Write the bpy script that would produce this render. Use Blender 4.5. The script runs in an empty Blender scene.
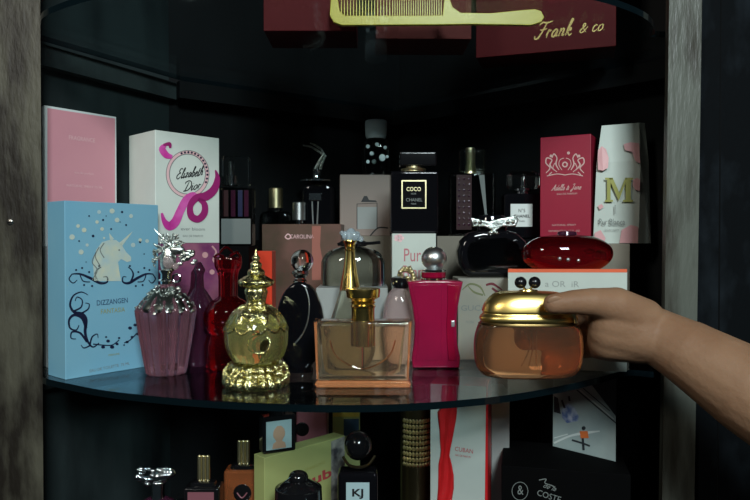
import bpy, bmesh, math, random
from mathutils import Vector, Matrix
random.seed(7)
S = bpy.context.scene
COL = S.collection
F = 650.0; H = 0.13; PITCH = math.atan(8 / F)
FW = Vector((0, math.cos(PITCH), -math.sin(PITCH))); UPV = Vector((0, math.sin(PITCH), math.cos(PITCH)))
CAM = Vector((0, 0, H))

def U(px, py, Y):
    "point of the place seen at (px,py) at depth Y"
    d = FW + Vector((1, 0, 0)) * ((px - 375) / F) + UPV * ((250 - py) / F)
    return CAM + d * (Y / d.y)
def G(px, py, z=0.0):
    d = FW + Vector((1, 0, 0)) * ((px - 375) / F) + UPV * ((250 - py) / F)
    return CAM + d * ((z - H) / d.z)

# ---------------------------------------------------------------- materials
def nm(name):
    m = bpy.data.materials.new(name); m.use_nodes = True
    return m, m.node_tree.nodes, m.node_tree.links
def pbr(name, col, rough=.5, metal=0., trans=0., ior=1.45, coat=0., spec=.5, noise=0, ncol=None, nscale=20, bump=0, bscale=200, sss=0, tex='noise', lo=.4, hi=.65, stretch=None, sheen=0):
    m, N, L = nm(name); b = N['Principled BSDF']
    c = tuple(col) + (1,)
    b.inputs['Base Color'].default_value = c
    b.inputs['Roughness'].default_value = rough
    b.inputs['Metallic'].default_value = metal
    b.inputs['Transmission Weight'].default_value = trans
    b.inputs['IOR'].default_value = ior
    b.inputs['Coat Weight'].default_value = coat
    b.inputs['Specular IOR Level'].default_value = spec
    if sss:
        b.inputs['Subsurface Weight'].default_value = sss
        b.inputs['Subsurface Radius'].default_value = (.008, .003, .0015)
        b.inputs['Subsurface Scale'].default_value = 1
    tc = N.new('ShaderNodeTexCoord'); mp = N.new('ShaderNodeMapping')
    L.new(tc.outputs['Object'], mp.inputs[0])
    if stretch: mp.inputs['Scale'].default_value = stretch
    n = N.new('ShaderNodeTexNoise'); n.inputs['Scale'].default_value = nscale; n.inputs['Detail'].default_value = 6
    L.new(mp.outputs[0], n.inputs['Vector'])
    r = N.new('ShaderNodeValToRGB'); L.new(n.outputs['Fac'], r.inputs[0])
    e = r.color_ramp.elements
    e[0].position = lo; e[1].position = hi
    e[0].color = c; e[1].color = tuple(ncol if ncol else [x * .93 for x in col]) + (1,)
    L.new(r.outputs[0], b.inputs['Base Color'])
    if bump:
        n2 = N.new('ShaderNodeTexNoise'); n2.inputs['Scale'].default_value = bscale; n2.inputs['Detail'].default_value = 4
        L.new(mp.outputs[0], n2.inputs['Vector'])
        bp = N.new('ShaderNodeBump'); bp.inputs['Strength'].default_value = bump; bp.inputs['Distance'].default_value = .001
        L.new(n2.outputs['Fac'], bp.inputs['Height']); L.new(bp.outputs[0], b.inputs['Normal'])
    return m
def glass(name, col, rough=.02, milky=0., mcol=None, ior=1.45, bump=0, bscale=80):
    "tinted glass or liquid, optionally a little cloudy"
    m, N, L = nm(name); b = N['Principled BSDF']
    b.inputs['Base Color'].default_value = tuple(col) + (1,)
    b.inputs['Roughness'].default_value = rough; b.inputs['IOR'].default_value = ior
    b.inputs['Transmission Weight'].default_value = 1 - milky
    tc = N.new('ShaderNodeTexCoord'); n = N.new('ShaderNodeTexNoise'); n.inputs['Scale'].default_value = 25
    L.new(tc.outputs['Object'], n.inputs['Vector'])
    r = N.new('ShaderNodeValToRGB'); L.new(n.outputs['Fac'], r.inputs[0])
    r.color_ramp.elements[0].color = tuple(col) + (1,); r.color_ramp.elements[1].color = tuple(mcol or col) + (1,)
    L.new(r.outputs[0], b.inputs['Base Color'])
    if bump:
        n2 = N.new('ShaderNodeTexNoise'); n2.inputs['Scale'].default_value = bscale
        L.new(tc.outputs['Object'], n2.inputs['Vector'])
        bp = N.new('ShaderNodeBump'); bp.inputs['Strength'].default_value = bump; bp.inputs['Distance'].default_value = .002
        L.new(n2.outputs['Fac'], bp.inputs['Height']); L.new(bp.outputs[0], b.inputs['Normal'])
    return m
def pane(name, tint):
    "clear flat glass: fresnel reflection over straight-through light"
    m, N, L = nm(name); N.remove(N['Principled BSDF']); out = N['Material Output']
    g = N.new('ShaderNodeNewGeometry')
    mu = N.new('ShaderNodeMath'); mu.operation = 'MULTIPLY_ADD'
    L.new(g.outputs['Backfacing'], mu.inputs[0]); mu.inputs[1].default_value = -(1.5 - 1 / 1.5); mu.inputs[2].default_value = 1.5
    fr = N.new('ShaderNodeFresnel'); L.new(mu.outputs[0], fr.inputs['IOR'])
    n = N.new('ShaderNodeTexNoise'); n.inputs['Scale'].default_value = 30
    tc = N.new('ShaderNodeTexCoord'); L.new(tc.outputs['Object'], n.inputs['Vector'])
    rr = N.new('ShaderNodeMapRange'); L.new(n.outputs['Fac'], rr.inputs[0])
    rr.inputs[3].default_value = .03; rr.inputs[4].default_value = .09
    t = N.new('ShaderNodeBsdfTransparent'); t.inputs[0].default_value = tuple(tint) + (1,)
    gl = N.new('ShaderNodeBsdfGlossy'); L.new(rr.outputs[0], gl.inputs['Roughness']); gl.inputs[0].default_value = (.9, .95, 1, 1)
    mx = N.new('ShaderNodeMixShader'); L.new(fr.outputs[0], mx.inputs[0]); L.new(t.outputs[0], mx.inputs[1]); L.new(gl.outputs[0], mx.inputs[2])
    L.new(mx.outputs[0], out.inputs[0])
    return m

M = {}
M['post'] = pbr('weathered_wood', (.075, .070, .050), .5, ncol=(.012, .009, .006), nscale=26, bump=1., bscale=120, stretch=(1.7, 1.6, .5), lo=.38, hi=.62)
M['post_r'] = pbr('weathered_wood_pale', (.10, .108, .09), .42, ncol=(.026, .021, .014), nscale=24, bump=.9, bscale=110, stretch=(1.6, 2, .32), lo=.43, hi=.66)
M['wall'] = pbr('dark_stained_wood', (.026, .037, .038), .42, ncol=(.006, .008, .009), nscale=14, bump=.5, bscale=70, stretch=(1, 1, .3), spec=.4)
M['black_wood'] = pbr('black_wood', (.004, .0045, .005), .55, ncol=(.008, .009, .010), nscale=8, bump=.3, bscale=40, stretch=(1, 1, .3), spec=.15)
M['rail'] = pbr('teal_grey_wood', (.05, .065, .065), .4, ncol=(.018, .022, .023), nscale=12, stretch=(1, 1, 1), bump=.3)
M['pane'] = pane('shelf_glass', (.80, .86, .86))
M['edge'] = pbr('shelf_glass_edge', (.002, .006, .008), .15, coat=.2)
M['gold'] = pbr('polished_gold', (.90, .66, .22), .2, 1., ncol=(.86, .60, .18))
M['pgold'] = pbr('pale_gold', (.88, .78, .46), .33, 1.)
M['ggold'] = pbr('greenish_gold', (.82, .78, .40), .24, 1., ncol=(.42, .36, .12), nscale=190, bump=1., bscale=420)
M['dgold'] = pbr('dark_gold', (.22, .15, .06), .3, 1.)
M['chrome'] = pbr('chrome', (.80, .84, .86), .1, 1.)
M['silver'] = pbr('antique_silver', (.85, .92, .88), .28, 1., ncol=(.30, .33, .30), nscale=160, bump=.5, bscale=500)
M['satin'] = pbr('satin_silver', (.82, .84, .83), .33, 1.)
M['black'] = pbr('gloss_black', (.006, .006, .007), .12, coat=.3)
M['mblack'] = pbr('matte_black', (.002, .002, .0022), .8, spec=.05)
M['blackglass'] = glass('black_glass', (.006, .006, .008), .03, .6)
M['clear'] = glass('clear_glass', (.95, .98, .97), .015)
M['smoke'] = glass('smoky_glass', (.30, .32, .31), .02)
M['crystal'] = glass('crystal_blue', (.80, .92, .98), .02, .25, ior=1.5)
M['mauve'] = glass('mauve_glass', (.42, .18, .24), .04, .18, (.55, .27, .33))
M['mauve_d'] = glass('purple_glass', (.09, .02, .05), .08, .3, (.14, .04, .09))
M['redglass'] = glass('red_glass', (.36, .004, .010), .05, .08, (.12, .002, .005))
M['redglass2'] = glass('ruby_glass', (.42, .008, .016), .03, .06, (.16, .004, .010))
M['olive'] = glass('olive_glass', (.80, .78, .32), .04, .12, (.70, .70, .22), bump=.5, bscale=90)
M['peach'] = glass('peach_perfume', (.97, .80, .60), .01, .03, (.97, .76, .54))
M['peach2'] = glass('peach_perfume_deep', (.99, .64, .42), .01, .04, (.98, .50, .26))
M['paleliq'] = glass('pale_green_perfume', (.84, .86, .70), .02, .08)
M['pinkpale'] = glass('pale_pink_glass', (.85, .70, .70), .03, .2)
M['brownliq'] = glass('brown_perfume', (.45, .14, .05), .03, .4)
M['magenta'] = pbr('magenta_lacquer', (.27, .005, .042), .2, coat=.3, ncol=(.22, .004, .034))
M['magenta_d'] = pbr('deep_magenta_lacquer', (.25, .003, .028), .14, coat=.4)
M['hotpink'] = pbr('magenta_foil', (.78, .14, .50), .35, .1, ncol=(.66, .05, .36), nscale=60)
M['hotpink_d'] = pbr('dark_magenta_foil', (.42, .03, .20), .3, .2)
M['white'] = pbr('white_card', (.66, .72, .66), .5)
M['white2'] = pbr('white_card_cool', (.66, .72, .70), .5)
M['blue'] = pbr('sky_blue_card', (.20, .43, .56), .45, ncol=(.17, .40, .55), nscale=10)
M['navy'] = pbr('navy_foil', (.015, .02, .06), .3, .3)
M['pink'] = pbr('pink_card', (.66, .30, .34), .5, ncol=(.60, .26, .31), nscale=8)
M['pinkl'] = pbr('pale_pink_ink', (.80, .52, .54), .5)
M['rose'] = pbr('rose_petal_ink', (.66, .36, .37), .5)
M['mauvecard'] = pbr('mauve_card', (.36, .13, .20), .35, ncol=(.16, .03, .12), nscale=22, lo=.35, hi=.6)
M['redcard'] = pbr('crimson_card', (.30, .009, .035), .45)
M['redcard_d'] = pbr('crimson_card_side', (.28, .008, .03), .45)
M['burg'] = pbr('burgundy_card', (.115, .010, .012), .6, spec=.15)
M['burg2'] = pbr('burgundy_card_light', (.15, .026, .022), .6, spec=.15)
M['orange'] = pbr('orange_red_card', (.75, .13, .05), .45)
M['redor'] = pbr('orange_red_gloss', (.65, .05, .02), .3)
M['beige'] = pbr('beige_card', (.27, .21, .18), .5)
M['tan'] = pbr('tan_card', (.19, .17, .13), .55)
M['grey'] = pbr('grey_card', (.30, .32, .31), .5)
M['guc'] = pbr('grey_beige_floral_card', (.27, .27, .22), .5, ncol=(.30, .28, .24))
M['copper'] = pbr('copper_pink_card', (.15, .075, .06), .35, ncol=(.09, .062, .04), nscale=24)
M['ink'] = pbr('black_ink', (.01, .01, .012), .5)
M['inkblue'] = pbr('navy_ink', (.03, .08, .16), .5)
M['inkgrey'] = pbr('grey_ink', (.18, .20, .19), .5)
M['inkwhite'] = pbr('white_ink', (.70, .68, .66), .5)
M['inkgold'] = pbr('gold_ink', (.80, .55, .20), .35, .4)
M['inkol'] = pbr('olive_gold_ink', (.34, .34, .10), .4, .2)
M['inkred'] = pbr('red_ink', (.40, .05, .06), .5)
M['foil'] = pbr('pale_gold_foil', (.62, .66, .52), .4, .1, ncol=(.45, .60, .62), nscale=60)
M['crest'] = pbr('pale_crest_foil', (.62, .42, .40), .4, .3)
M['ribbon'] = pbr('red_satin', (.50, .012, .015), .4)
M['ylgreen'] = pbr('yellow_green_card', (.36, .40, .15), .5)  # card colour darkened to carry the dimness of the lowest shelf
M['yellow'] = pbr('yellow_card', (.55, .45, .08), .45)
M['pattern'] = pbr('marbled_grey_card', (.30, .30, .28), .5, ncol=(.05, .05, .06), nscale=90)
M['comb'] = pbr('yellow_plastic', (.78, .62, .09), .35, ncol=(.72, .56, .07))
M['skin'] = pbr('skin', (.265, .150, .088), .55, sss=.12, ncol=(.225, .120, .068), nscale=30, bump=.35, bscale=300, spec=.25)
M['nail'] = pbr('nail', (.31, .18, .11), .4)
M['asphalt'] = pbr('print_grey_green', (.36, .44, .43), .4, ncol=(.30, .37, .37), nscale=30)
M['pblue'] = pbr('print_blue', (.10, .16, .34), .4, ncol=(.45, .5, .6), nscale=140)
M['dk'] = pbr('print_dark', (.03, .035, .04), .4)
M['por'] = pbr('print_orange', (.75, .18, .05), .4)
M['pface'] = pbr('print_face', (.50, .32, .22), .4)
M['pcyan'] = pbr('print_pale_blue', (.36, .50, .52), .4)
M['capwhite'] = pbr('frosted_blue_white', (.70, .86, .88), .35)
M['ballblack'] = pbr('black_gloss_bead', (.006, .006, .008), .25)
M['rosel'] = pbr('rose_label', (.22, .08, .10), .4)
M['flower'] = pbr('dull_coral_ink', (.34, .12, .09), .45)
M['frost'] = pbr('frosted_glass', (.13, .155, .15), .5)
M['dome'] = glass('grey_green_glass', (.62, .68, .64), .02)
M['plate'] = pbr('dark_maroon_plate', (.030, .010, .011), .5, spec=.2)
M['bronze'] = pbr('dark_bronze', (.05, .04, .02), .3, .8)
M['sidepanel'] = pbr('scuffed_dark_wood', (.004, .005, .006), .8, ncol=(.012, .016, .020), nscale=30, stretch=(1, 1, .5), lo=.5, hi=.75, bump=.4, spec=.05)
M['orangeliq'] = glass('orange_perfume_base', (1., .42, .18), .02, .3)
M['satingold'] = pbr('satin_gold', (.90, .68, .24), .30, 1., ncol=(.84, .58, .18), nscale=30)
M['innerliq'] = glass('inner_peach_perfume', (.99, .82, .66), .01, 0, (.99, .72, .50), ior=1.12)
M['leafink'] = pbr('olive_leaf_ink', (.13, .15, .07), .5)
M['darkflower'] = pbr('dark_red_flower_ink', (.12, .01, .02), .5)
M['pinkred'] = pbr('soft_red_ink', (.46, .14, .17), .5)
M['white_shaded'] = pbr('shaded_white_card', (.40, .45, .42), .5)  # white card, with the dimness of the lowest shelf put into its tone
M['darkmetal'] = pbr('leaf_gap_shade', (.10, .11, .10), .4, 1.)  # dark base metal that paints shade into the gaps between the silver leaves
M['faint'] = pbr('faint_grey_ink', (.30, .33, .31), .5)
M['mcard'] = pbr('dull_white_card', (.50, .56, .51), .5)
M['screw'] = pbr('old_steel', (.35, .33, .30), .35, 1.)

# ---------------------------------------------------------------- builders
def link(name, bm, mat, parent=None, smooth=True, autosm=40):
    me = bpy.data.meshes.new(name)
    bmesh.ops.recalc_face_normals(bm, faces=bm.faces) if len(bm.faces) else None
    if smooth:
        lim = math.radians(autosm)
        for f in bm.faces: f.smooth = True
        for e in bm.edges:
            if len(e.link_faces) == 2 and e.calc_face_angle(0) > lim: e.smooth = False
    bm.to_mesh(me); bm.free()
    for mm in (mat if isinstance(mat, (list, tuple)) else [mat]): me.materials.append(mm)
    o = bpy.data.objects.new(name, me); COL.objects.link(o)
    if parent: o.parent = parent
    if smooth and len(me.polygons) < 20000:
        wn = o.modifiers.new('wn', 'WEIGHTED_NORMAL'); wn.keep_sharp = True; wn.weight = 60
    return o
def tag(o, label=None, cat=None, group=None, kind=None):
    if label: o['label'] = label
    if cat: o['category'] = cat
    if group: o['group'] = group
    if kind: o['kind'] = kind
    return o
def prism(bm, pts, z0, z1):
    "vertical prism over a plan polygon"
    a = [bm.verts.new((p[0], p[1], z0)) for p in pts]; b = [bm.verts.new((p[0], p[1], z1)) for p in pts]
    n = len(pts); fs = [bm.faces.new(a[::-1]), bm.faces.new(b)]
    for i in range(n): fs.append(bm.faces.new((a[i], a[(i + 1) % n], b[(i + 1) % n], b[i])))
    return fs
def hexa(bm, x0, x1, y0, y1, z0, z1, bev=0, seg=2):
    r = bmesh.ops.create_cube(bm, size=1)
    vs = r['verts']
    for v in vs:
        v.co = Vector((x0 if v.co.x < 0 else x1, y0 if v.co.y < 0 else y1, z0 if v.co.z < 0 else z1))
    if bev:
        es = set(e for v in vs for e in v.link_edges)
        bmesh.ops.bevel(bm, geom=list(es), offset=bev, segments=seg, affect='EDGES', profile=.5)
def smoothcurve(pts, n=6):
    out = []
    P = [Vector(p) for p in pts]
    for i in range(len(P) - 1):
        p0 = P[max(i - 1, 0)]; p1 = P[i]; p2 = P[i + 1]; p3 = P[min(i + 2, len(P) - 1)]
        for k in range(n):
            t = k / n
            out.append(.5 * ((2 * p1) + (p2 - p0) * t + (2 * p0 - 5 * p1 + 4 * p2 - p3) * t * t + (3 * p1 - p0 - 3 * p2 + p3) * t ** 3))
    out.append(P[-1]); return out
def sweep(bm, pts, rad, seg=8, flat=1.0):
    P = [Vector(p) for p in pts]; n = len(P)
    R = rad if isinstance(rad, (list, tuple)) else [rad] * n
    rings = []
    nrm = None
    for i in range(n):
        t = (P[min(i + 1, n - 1)] - P[max(i - 1, 0)])
        if t.length < 1e-9: t = Vector((0, 0, 1))
        t.normalize()
        if nrm is None:
            nrm = t.cross(Vector((0, 1, 0)))
            if nrm.length < .1: nrm = t.cross(Vector((1, 0, 0)))
        nrm = (nrm - t * nrm.dot(t)).normalized(); b = t.cross(nrm)
        rings.append([bm.verts.new(P[i] + (nrm * math.cos(a) + b * math.sin(a) * flat) * R[i]) for a in [2 * math.pi * k / seg for k in range(seg)]])
    for i in range(n - 1):
        for k in range(seg):
            bm.faces.new((rings[i][k], rings[i][(k + 1) % seg], rings[i + 1][(k + 1) % seg], rings[i + 1][k]))
    bm.faces.new(rings[0][::-1]); bm.faces.new(rings[-1])

def glyphs(s, size, shear=0, mirror=False, bold=0):
    cu = bpy.data.curves.new('t', 'FONT'); cu.body = s; cu.size = size; cu.shear = shear
    cu.align_x = 'CENTER'; cu.align_y = 'CENTER'; cu.resolution_u = 3; cu.offset = bold
    ob = bpy.data.objects.new('t', cu); COL.objects.link(ob)
    bpy.context.view_layer.update()
    dg = bpy.context.evaluated_depsgraph_get()
    me = bpy.data.meshes.new_from_object(ob.evaluated_get(dg))
    vs = [v.co.copy() for v in me.vertices]; fs = [tuple(p.vertices) for p in me.polygons]
    bpy.data.objects.remove(ob); bpy.data.curves.remove(cu); bpy.data.meshes.remove(me)
    return vs, fs

SCR = {
 'F': (1.5, [[(.2, 1.75), (.6, 2.05), (1.1, 1.95), (1.9, 2.1)], [(1.15, 1.95), (.95, 1.0), (.6, .05), (.15, 0), (.1, .35)], [(.5, 1.1), (.9, 1.05), (1.4, 1.2)]]),
 'E': (1.3, [[(1.25, 1.8), (.9, 2.1), (.5, 1.9), (.5, 1.4), (.9, 1.15), (.5, 1.05), (.15, .6), (.3, .1), (.75, -.05), (1.2, .4)]]),
 'D': (1.5, [[(.75, 1.9), (.6, 1.0), (.4, .1), (.1, .1), (.5, 0), (1.1, .2), (1.45, .9), (1.25, 1.7), (.7, 2.1), (.1, 1.9), (.05, 1.5)]]),
 'A': (1.5, [[(.1, .2), (.3, 0), (.7, .7), (1.2, 2.1), (1.2, 1.0), (1.3, 0), (1.5, .2)], [(.4, .8), (.9, .75), (1.4, .95)]]),
 'J': (1.2, [[(.3, 1.8), (.7, 2.1), (1.2, 2.05)], [(.95, 2.0), (.8, .8), (.5, -.5), (.1, -.5), (.3, 0), (1.1, .5)]]),
 'r': (.62, [[(0, .3), (.2, 1.0), (.3, .85), (.55, .95)], [(.22, 1.0), (.12, 0)]]),
 'a': (.85, [[(.7, .85), (.4, 1.0), (.1, .6), (.15, .1), (.45, .1), (.7, .9), (.65, .1), (.85, .25)]]),
 'n': (.85, [[(.05, .9), (.15, 1.0), (.1, 0)], [(.12, .5), (.4, 1.0), (.6, .85), (.55, .1), (.85, .25)]]),
 'k': (.85, [[(.05, .2), (.45, 1.9), (.3, 2.1), (.15, 1.0), (.1, 0)], [(.15, .5), (.5, 1.0), (.6, .75), (.25, .55), (.6, .05), (.9, .25)]]),
 'c': (.65, [[(.6, .85), (.35, 1.0), (.08, .6), (.15, .05), (.4, 0), (.65, .3)]]),
 'o': (.72, [[(.4, 1.0), (.1, .7), (.1, .15), (.4, 0), (.65, .4), (.55, .9), (.4, 1.0), (.72, .85)]]),
 'e': (.65, [[(.05, .4), (.5, .65), (.4, 1.0), (.12, .7), (.12, .1), (.4, 0), (.68, .3)]]),
 'l': (.45, [[(0, .3), (.42, 1.8), (.28, 2.1), (.12, 1.0), (.12, .1), (.3, 0), (.48, .3)]]),
 'i': (.4, [[(.02, .4), (.15, 1.0), (.12, .1), (.25, 0), (.42, .3)], [(.2, 1.35), (.24, 1.45)]]),
 'z': (.75, [[(.05, .85), (.3, 1.0), (.6, .9), (.1, .1), (.4, .1), (.75, .2)]]),
 'b': (.75, [[(0, .3), (.4, 1.8), (.25, 2.1), (.12, 1.0), (.12, .1), (.4, 0), (.62, .5), (.4, .9), (.75, .8)]]),
 't': (.5, [[(.0, .3), (.25, 1.6), (.12, .1), (.3, 0), (.5, .3)], [(0, 1.1), (.45, 1.15)]]),
 'h': (.82, [[(0, .3), (.4, 1.8), (.25, 2.1), (.12, 1.0), (.08, 0)], [(.1, .5), (.4, 1.0), (.58, .8), (.55, .1), (.82, .3)]]),
 'd': (.85, [[(.6, .85), (.35, 1.0), (.08, .6), (.15, .05), (.4, .1), (.65, .8), (.85, 2.0)], [(.8, 1.9), (.65, .1), (.85, .25)]]),
 '&': (1.0, [[(.95, .9), (.6, .2), (.25, 0), (.05, .35), (.5, .95), (.55, 1.35), (.35, 1.4), (.25, 1.1), (.6, .4), (.95, 0)]]),
 '.': (.3, [[(.1, 0), (.16, .08)]]), ' ': (.5, [])}
class Carton:
    "a box standing on z0 whose front face runs from plan point a (left) to b (right)"
    def __init__(s, name, label, cat, a, b, z0, z1, depth, mat, bev=.0006, group=None, mats=None, kind=None):
        a = Vector((a[0], a[1])); b = Vector((b[0], b[1]))
        s.w = (b - a).length; s.h = z1 - z0; s.d = depth
        ang = math.atan2(b.y - a.y, b.x - a.x)
        s.ax = Vector((math.cos(ang), math.sin(ang), 0)); s.ay = Vector((-math.sin(ang), math.cos(ang), 0))
        c = (a + b) / 2 + Vector((s.ay.x, s.ay.y)) * depth / 2
        bm = bmesh.new(); hexa(bm, -s.w / 2, s.w / 2, -depth / 2, depth / 2, 0, s.h, bev)
        if mats:                                        # (sides, front, top)
            bm.normal_update()
            for f in bm.faces:
                n = f.normal
                f.material_index = 1 if n.y < -.8 else (2 if n.z > .8 else (3 if n.x < -.8 and len(mats) > 3 else 0))
        s.o = link(name, bm, mats or mat, smooth=False)
        s.o.location = (c.x, c.y, z0); s.o.rotation_euler.z = ang
        tag(s.o, label, cat, group, kind)
        s.a3 = Vector((a.x, a.y, z0))
    def f(s, px, py):
        "photo pixel -> local (x,z) on the front face"
        d = U(px, py, 1) - CAM
        nrm = -s.ay
        t = (s.a3 - CAM).dot(nrm) / d.dot(nrm)
        p = CAM + d * t - s.a3
        return p.dot(s.ax) - s.w / 2, p.z
    def emit(s, name, bm, mat, off=.0002):
        for v in bm.verts: v.co.y = -s.d / 2 - off
        o = link(name, bm, mat, s.o, smooth=False)
        return o
    def stroke(s, bm, pts, w, n=6):
        "pts in photo pixels, w in pixels (number or list)"
        P = smoothcurve([(p[0], p[1], 0) for p in pts], n)
        m = len(P); L = len(pts) - 1
        prev = None
        for i, p in enumerate(P):
            t = P[min(i + 1, m - 1)] - P[max(i - 1, 0)]; t.normalize() if t.length else None
            q = Vector((-t.y, t.x, 0))
            if isinstance(w, (list, tuple)):
                u = i / max(m - 1, 1) * L; k = min(int(u), L - 1); ww = w[k] + (w[k + 1] - w[k]) * (u - k)
            else: ww = w
            x0, z0 = s.f(*(p + q * ww / 2)[:2]); x1, z1 = s.f(*(p - q * ww / 2)[:2])
            cur = (bm.verts.new((x0, 0, z0)), bm.verts.new((x1, 0, z1)))
            if prev: bm.faces.new((prev[0], prev[1], cur[1], cur[0]))
            prev = cur
    def poly(s, bm, pts):
        vs = []
        for p in pts:
            x, z = s.f(*p); vs.append(bm.verts.new((x, 0, z)))
        bm.faces.new(vs)
    def disc(s, bm, px, py, r, ry=None, n=14):
        ry = ry or r
        s.poly(bm, [(px + r * math.cos(2 * math.pi * k / n), py + ry * math.sin(2 * math.pi * k / n)) for k in range(n)])
    def script(s, bm, t, px, py, wpx, xh, w=1., slant=.35, rise=0., gap=.1):
        "flowing handwriting, strokes only; px,py = left end of the base line"
        L = sum(SCR[c][0] + gap for c in t); k = wpx / L; x = 0
        for c in t:
            adv, st = SCR[c]
            for p in st:
                pts = []
                for (a, b) in p:
                    dx = (x + a) * k + b * xh * slant
                    pts.append((px + dx, py - b * xh - dx * rise))
                n = len(pts)
                ww = [w * (.55 if i in (0, n - 1) else 1.) for i in range(n)]
                s.stroke(bm, pts, ww, 4)
            x += adv + gap
    def text(s, bm, t, px, py, wpx, hpx=None, shear=0, rot=0, bold=0):
        "text centred on a pixel, wpx wide, letters hpx high"
        vs, fs = glyphs(t, 1, shear, bold=bold)
        xs = [v.x for v in vs]; ys = [v.y for v in vs]
        w = max(xs) - min(xs); h = max(ys) - min(ys)
        x0, z0 = s.f(px - wpx / 2, py); x1, z1 = s.f(px + wpx / 2, py)
        kx = (x1 - x0) / w
        if hpx:
            _, za = s.f(px, py - hpx / 2); _, zb = s.f(px, py + hpx / 2); ky = (za - zb) / h
        else: ky = kx
        cx, cz = s.f(px, py); mx, my = (max(xs) + min(xs)) / 2, (max(ys) + min(ys)) / 2
        c, sn = math.cos(rot), math.sin(rot)
        bv = []
        for v in vs:
            x = (v.x - mx) * kx; z = (v.y - my) * ky
            bv.append(bm.verts.new((cx + x * c - z * sn, 0, cz + x * sn + z * c)))
        for f in fs:
            try: bm.faces.new([bv[i] for i in f])
            except ValueError: pass

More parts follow.
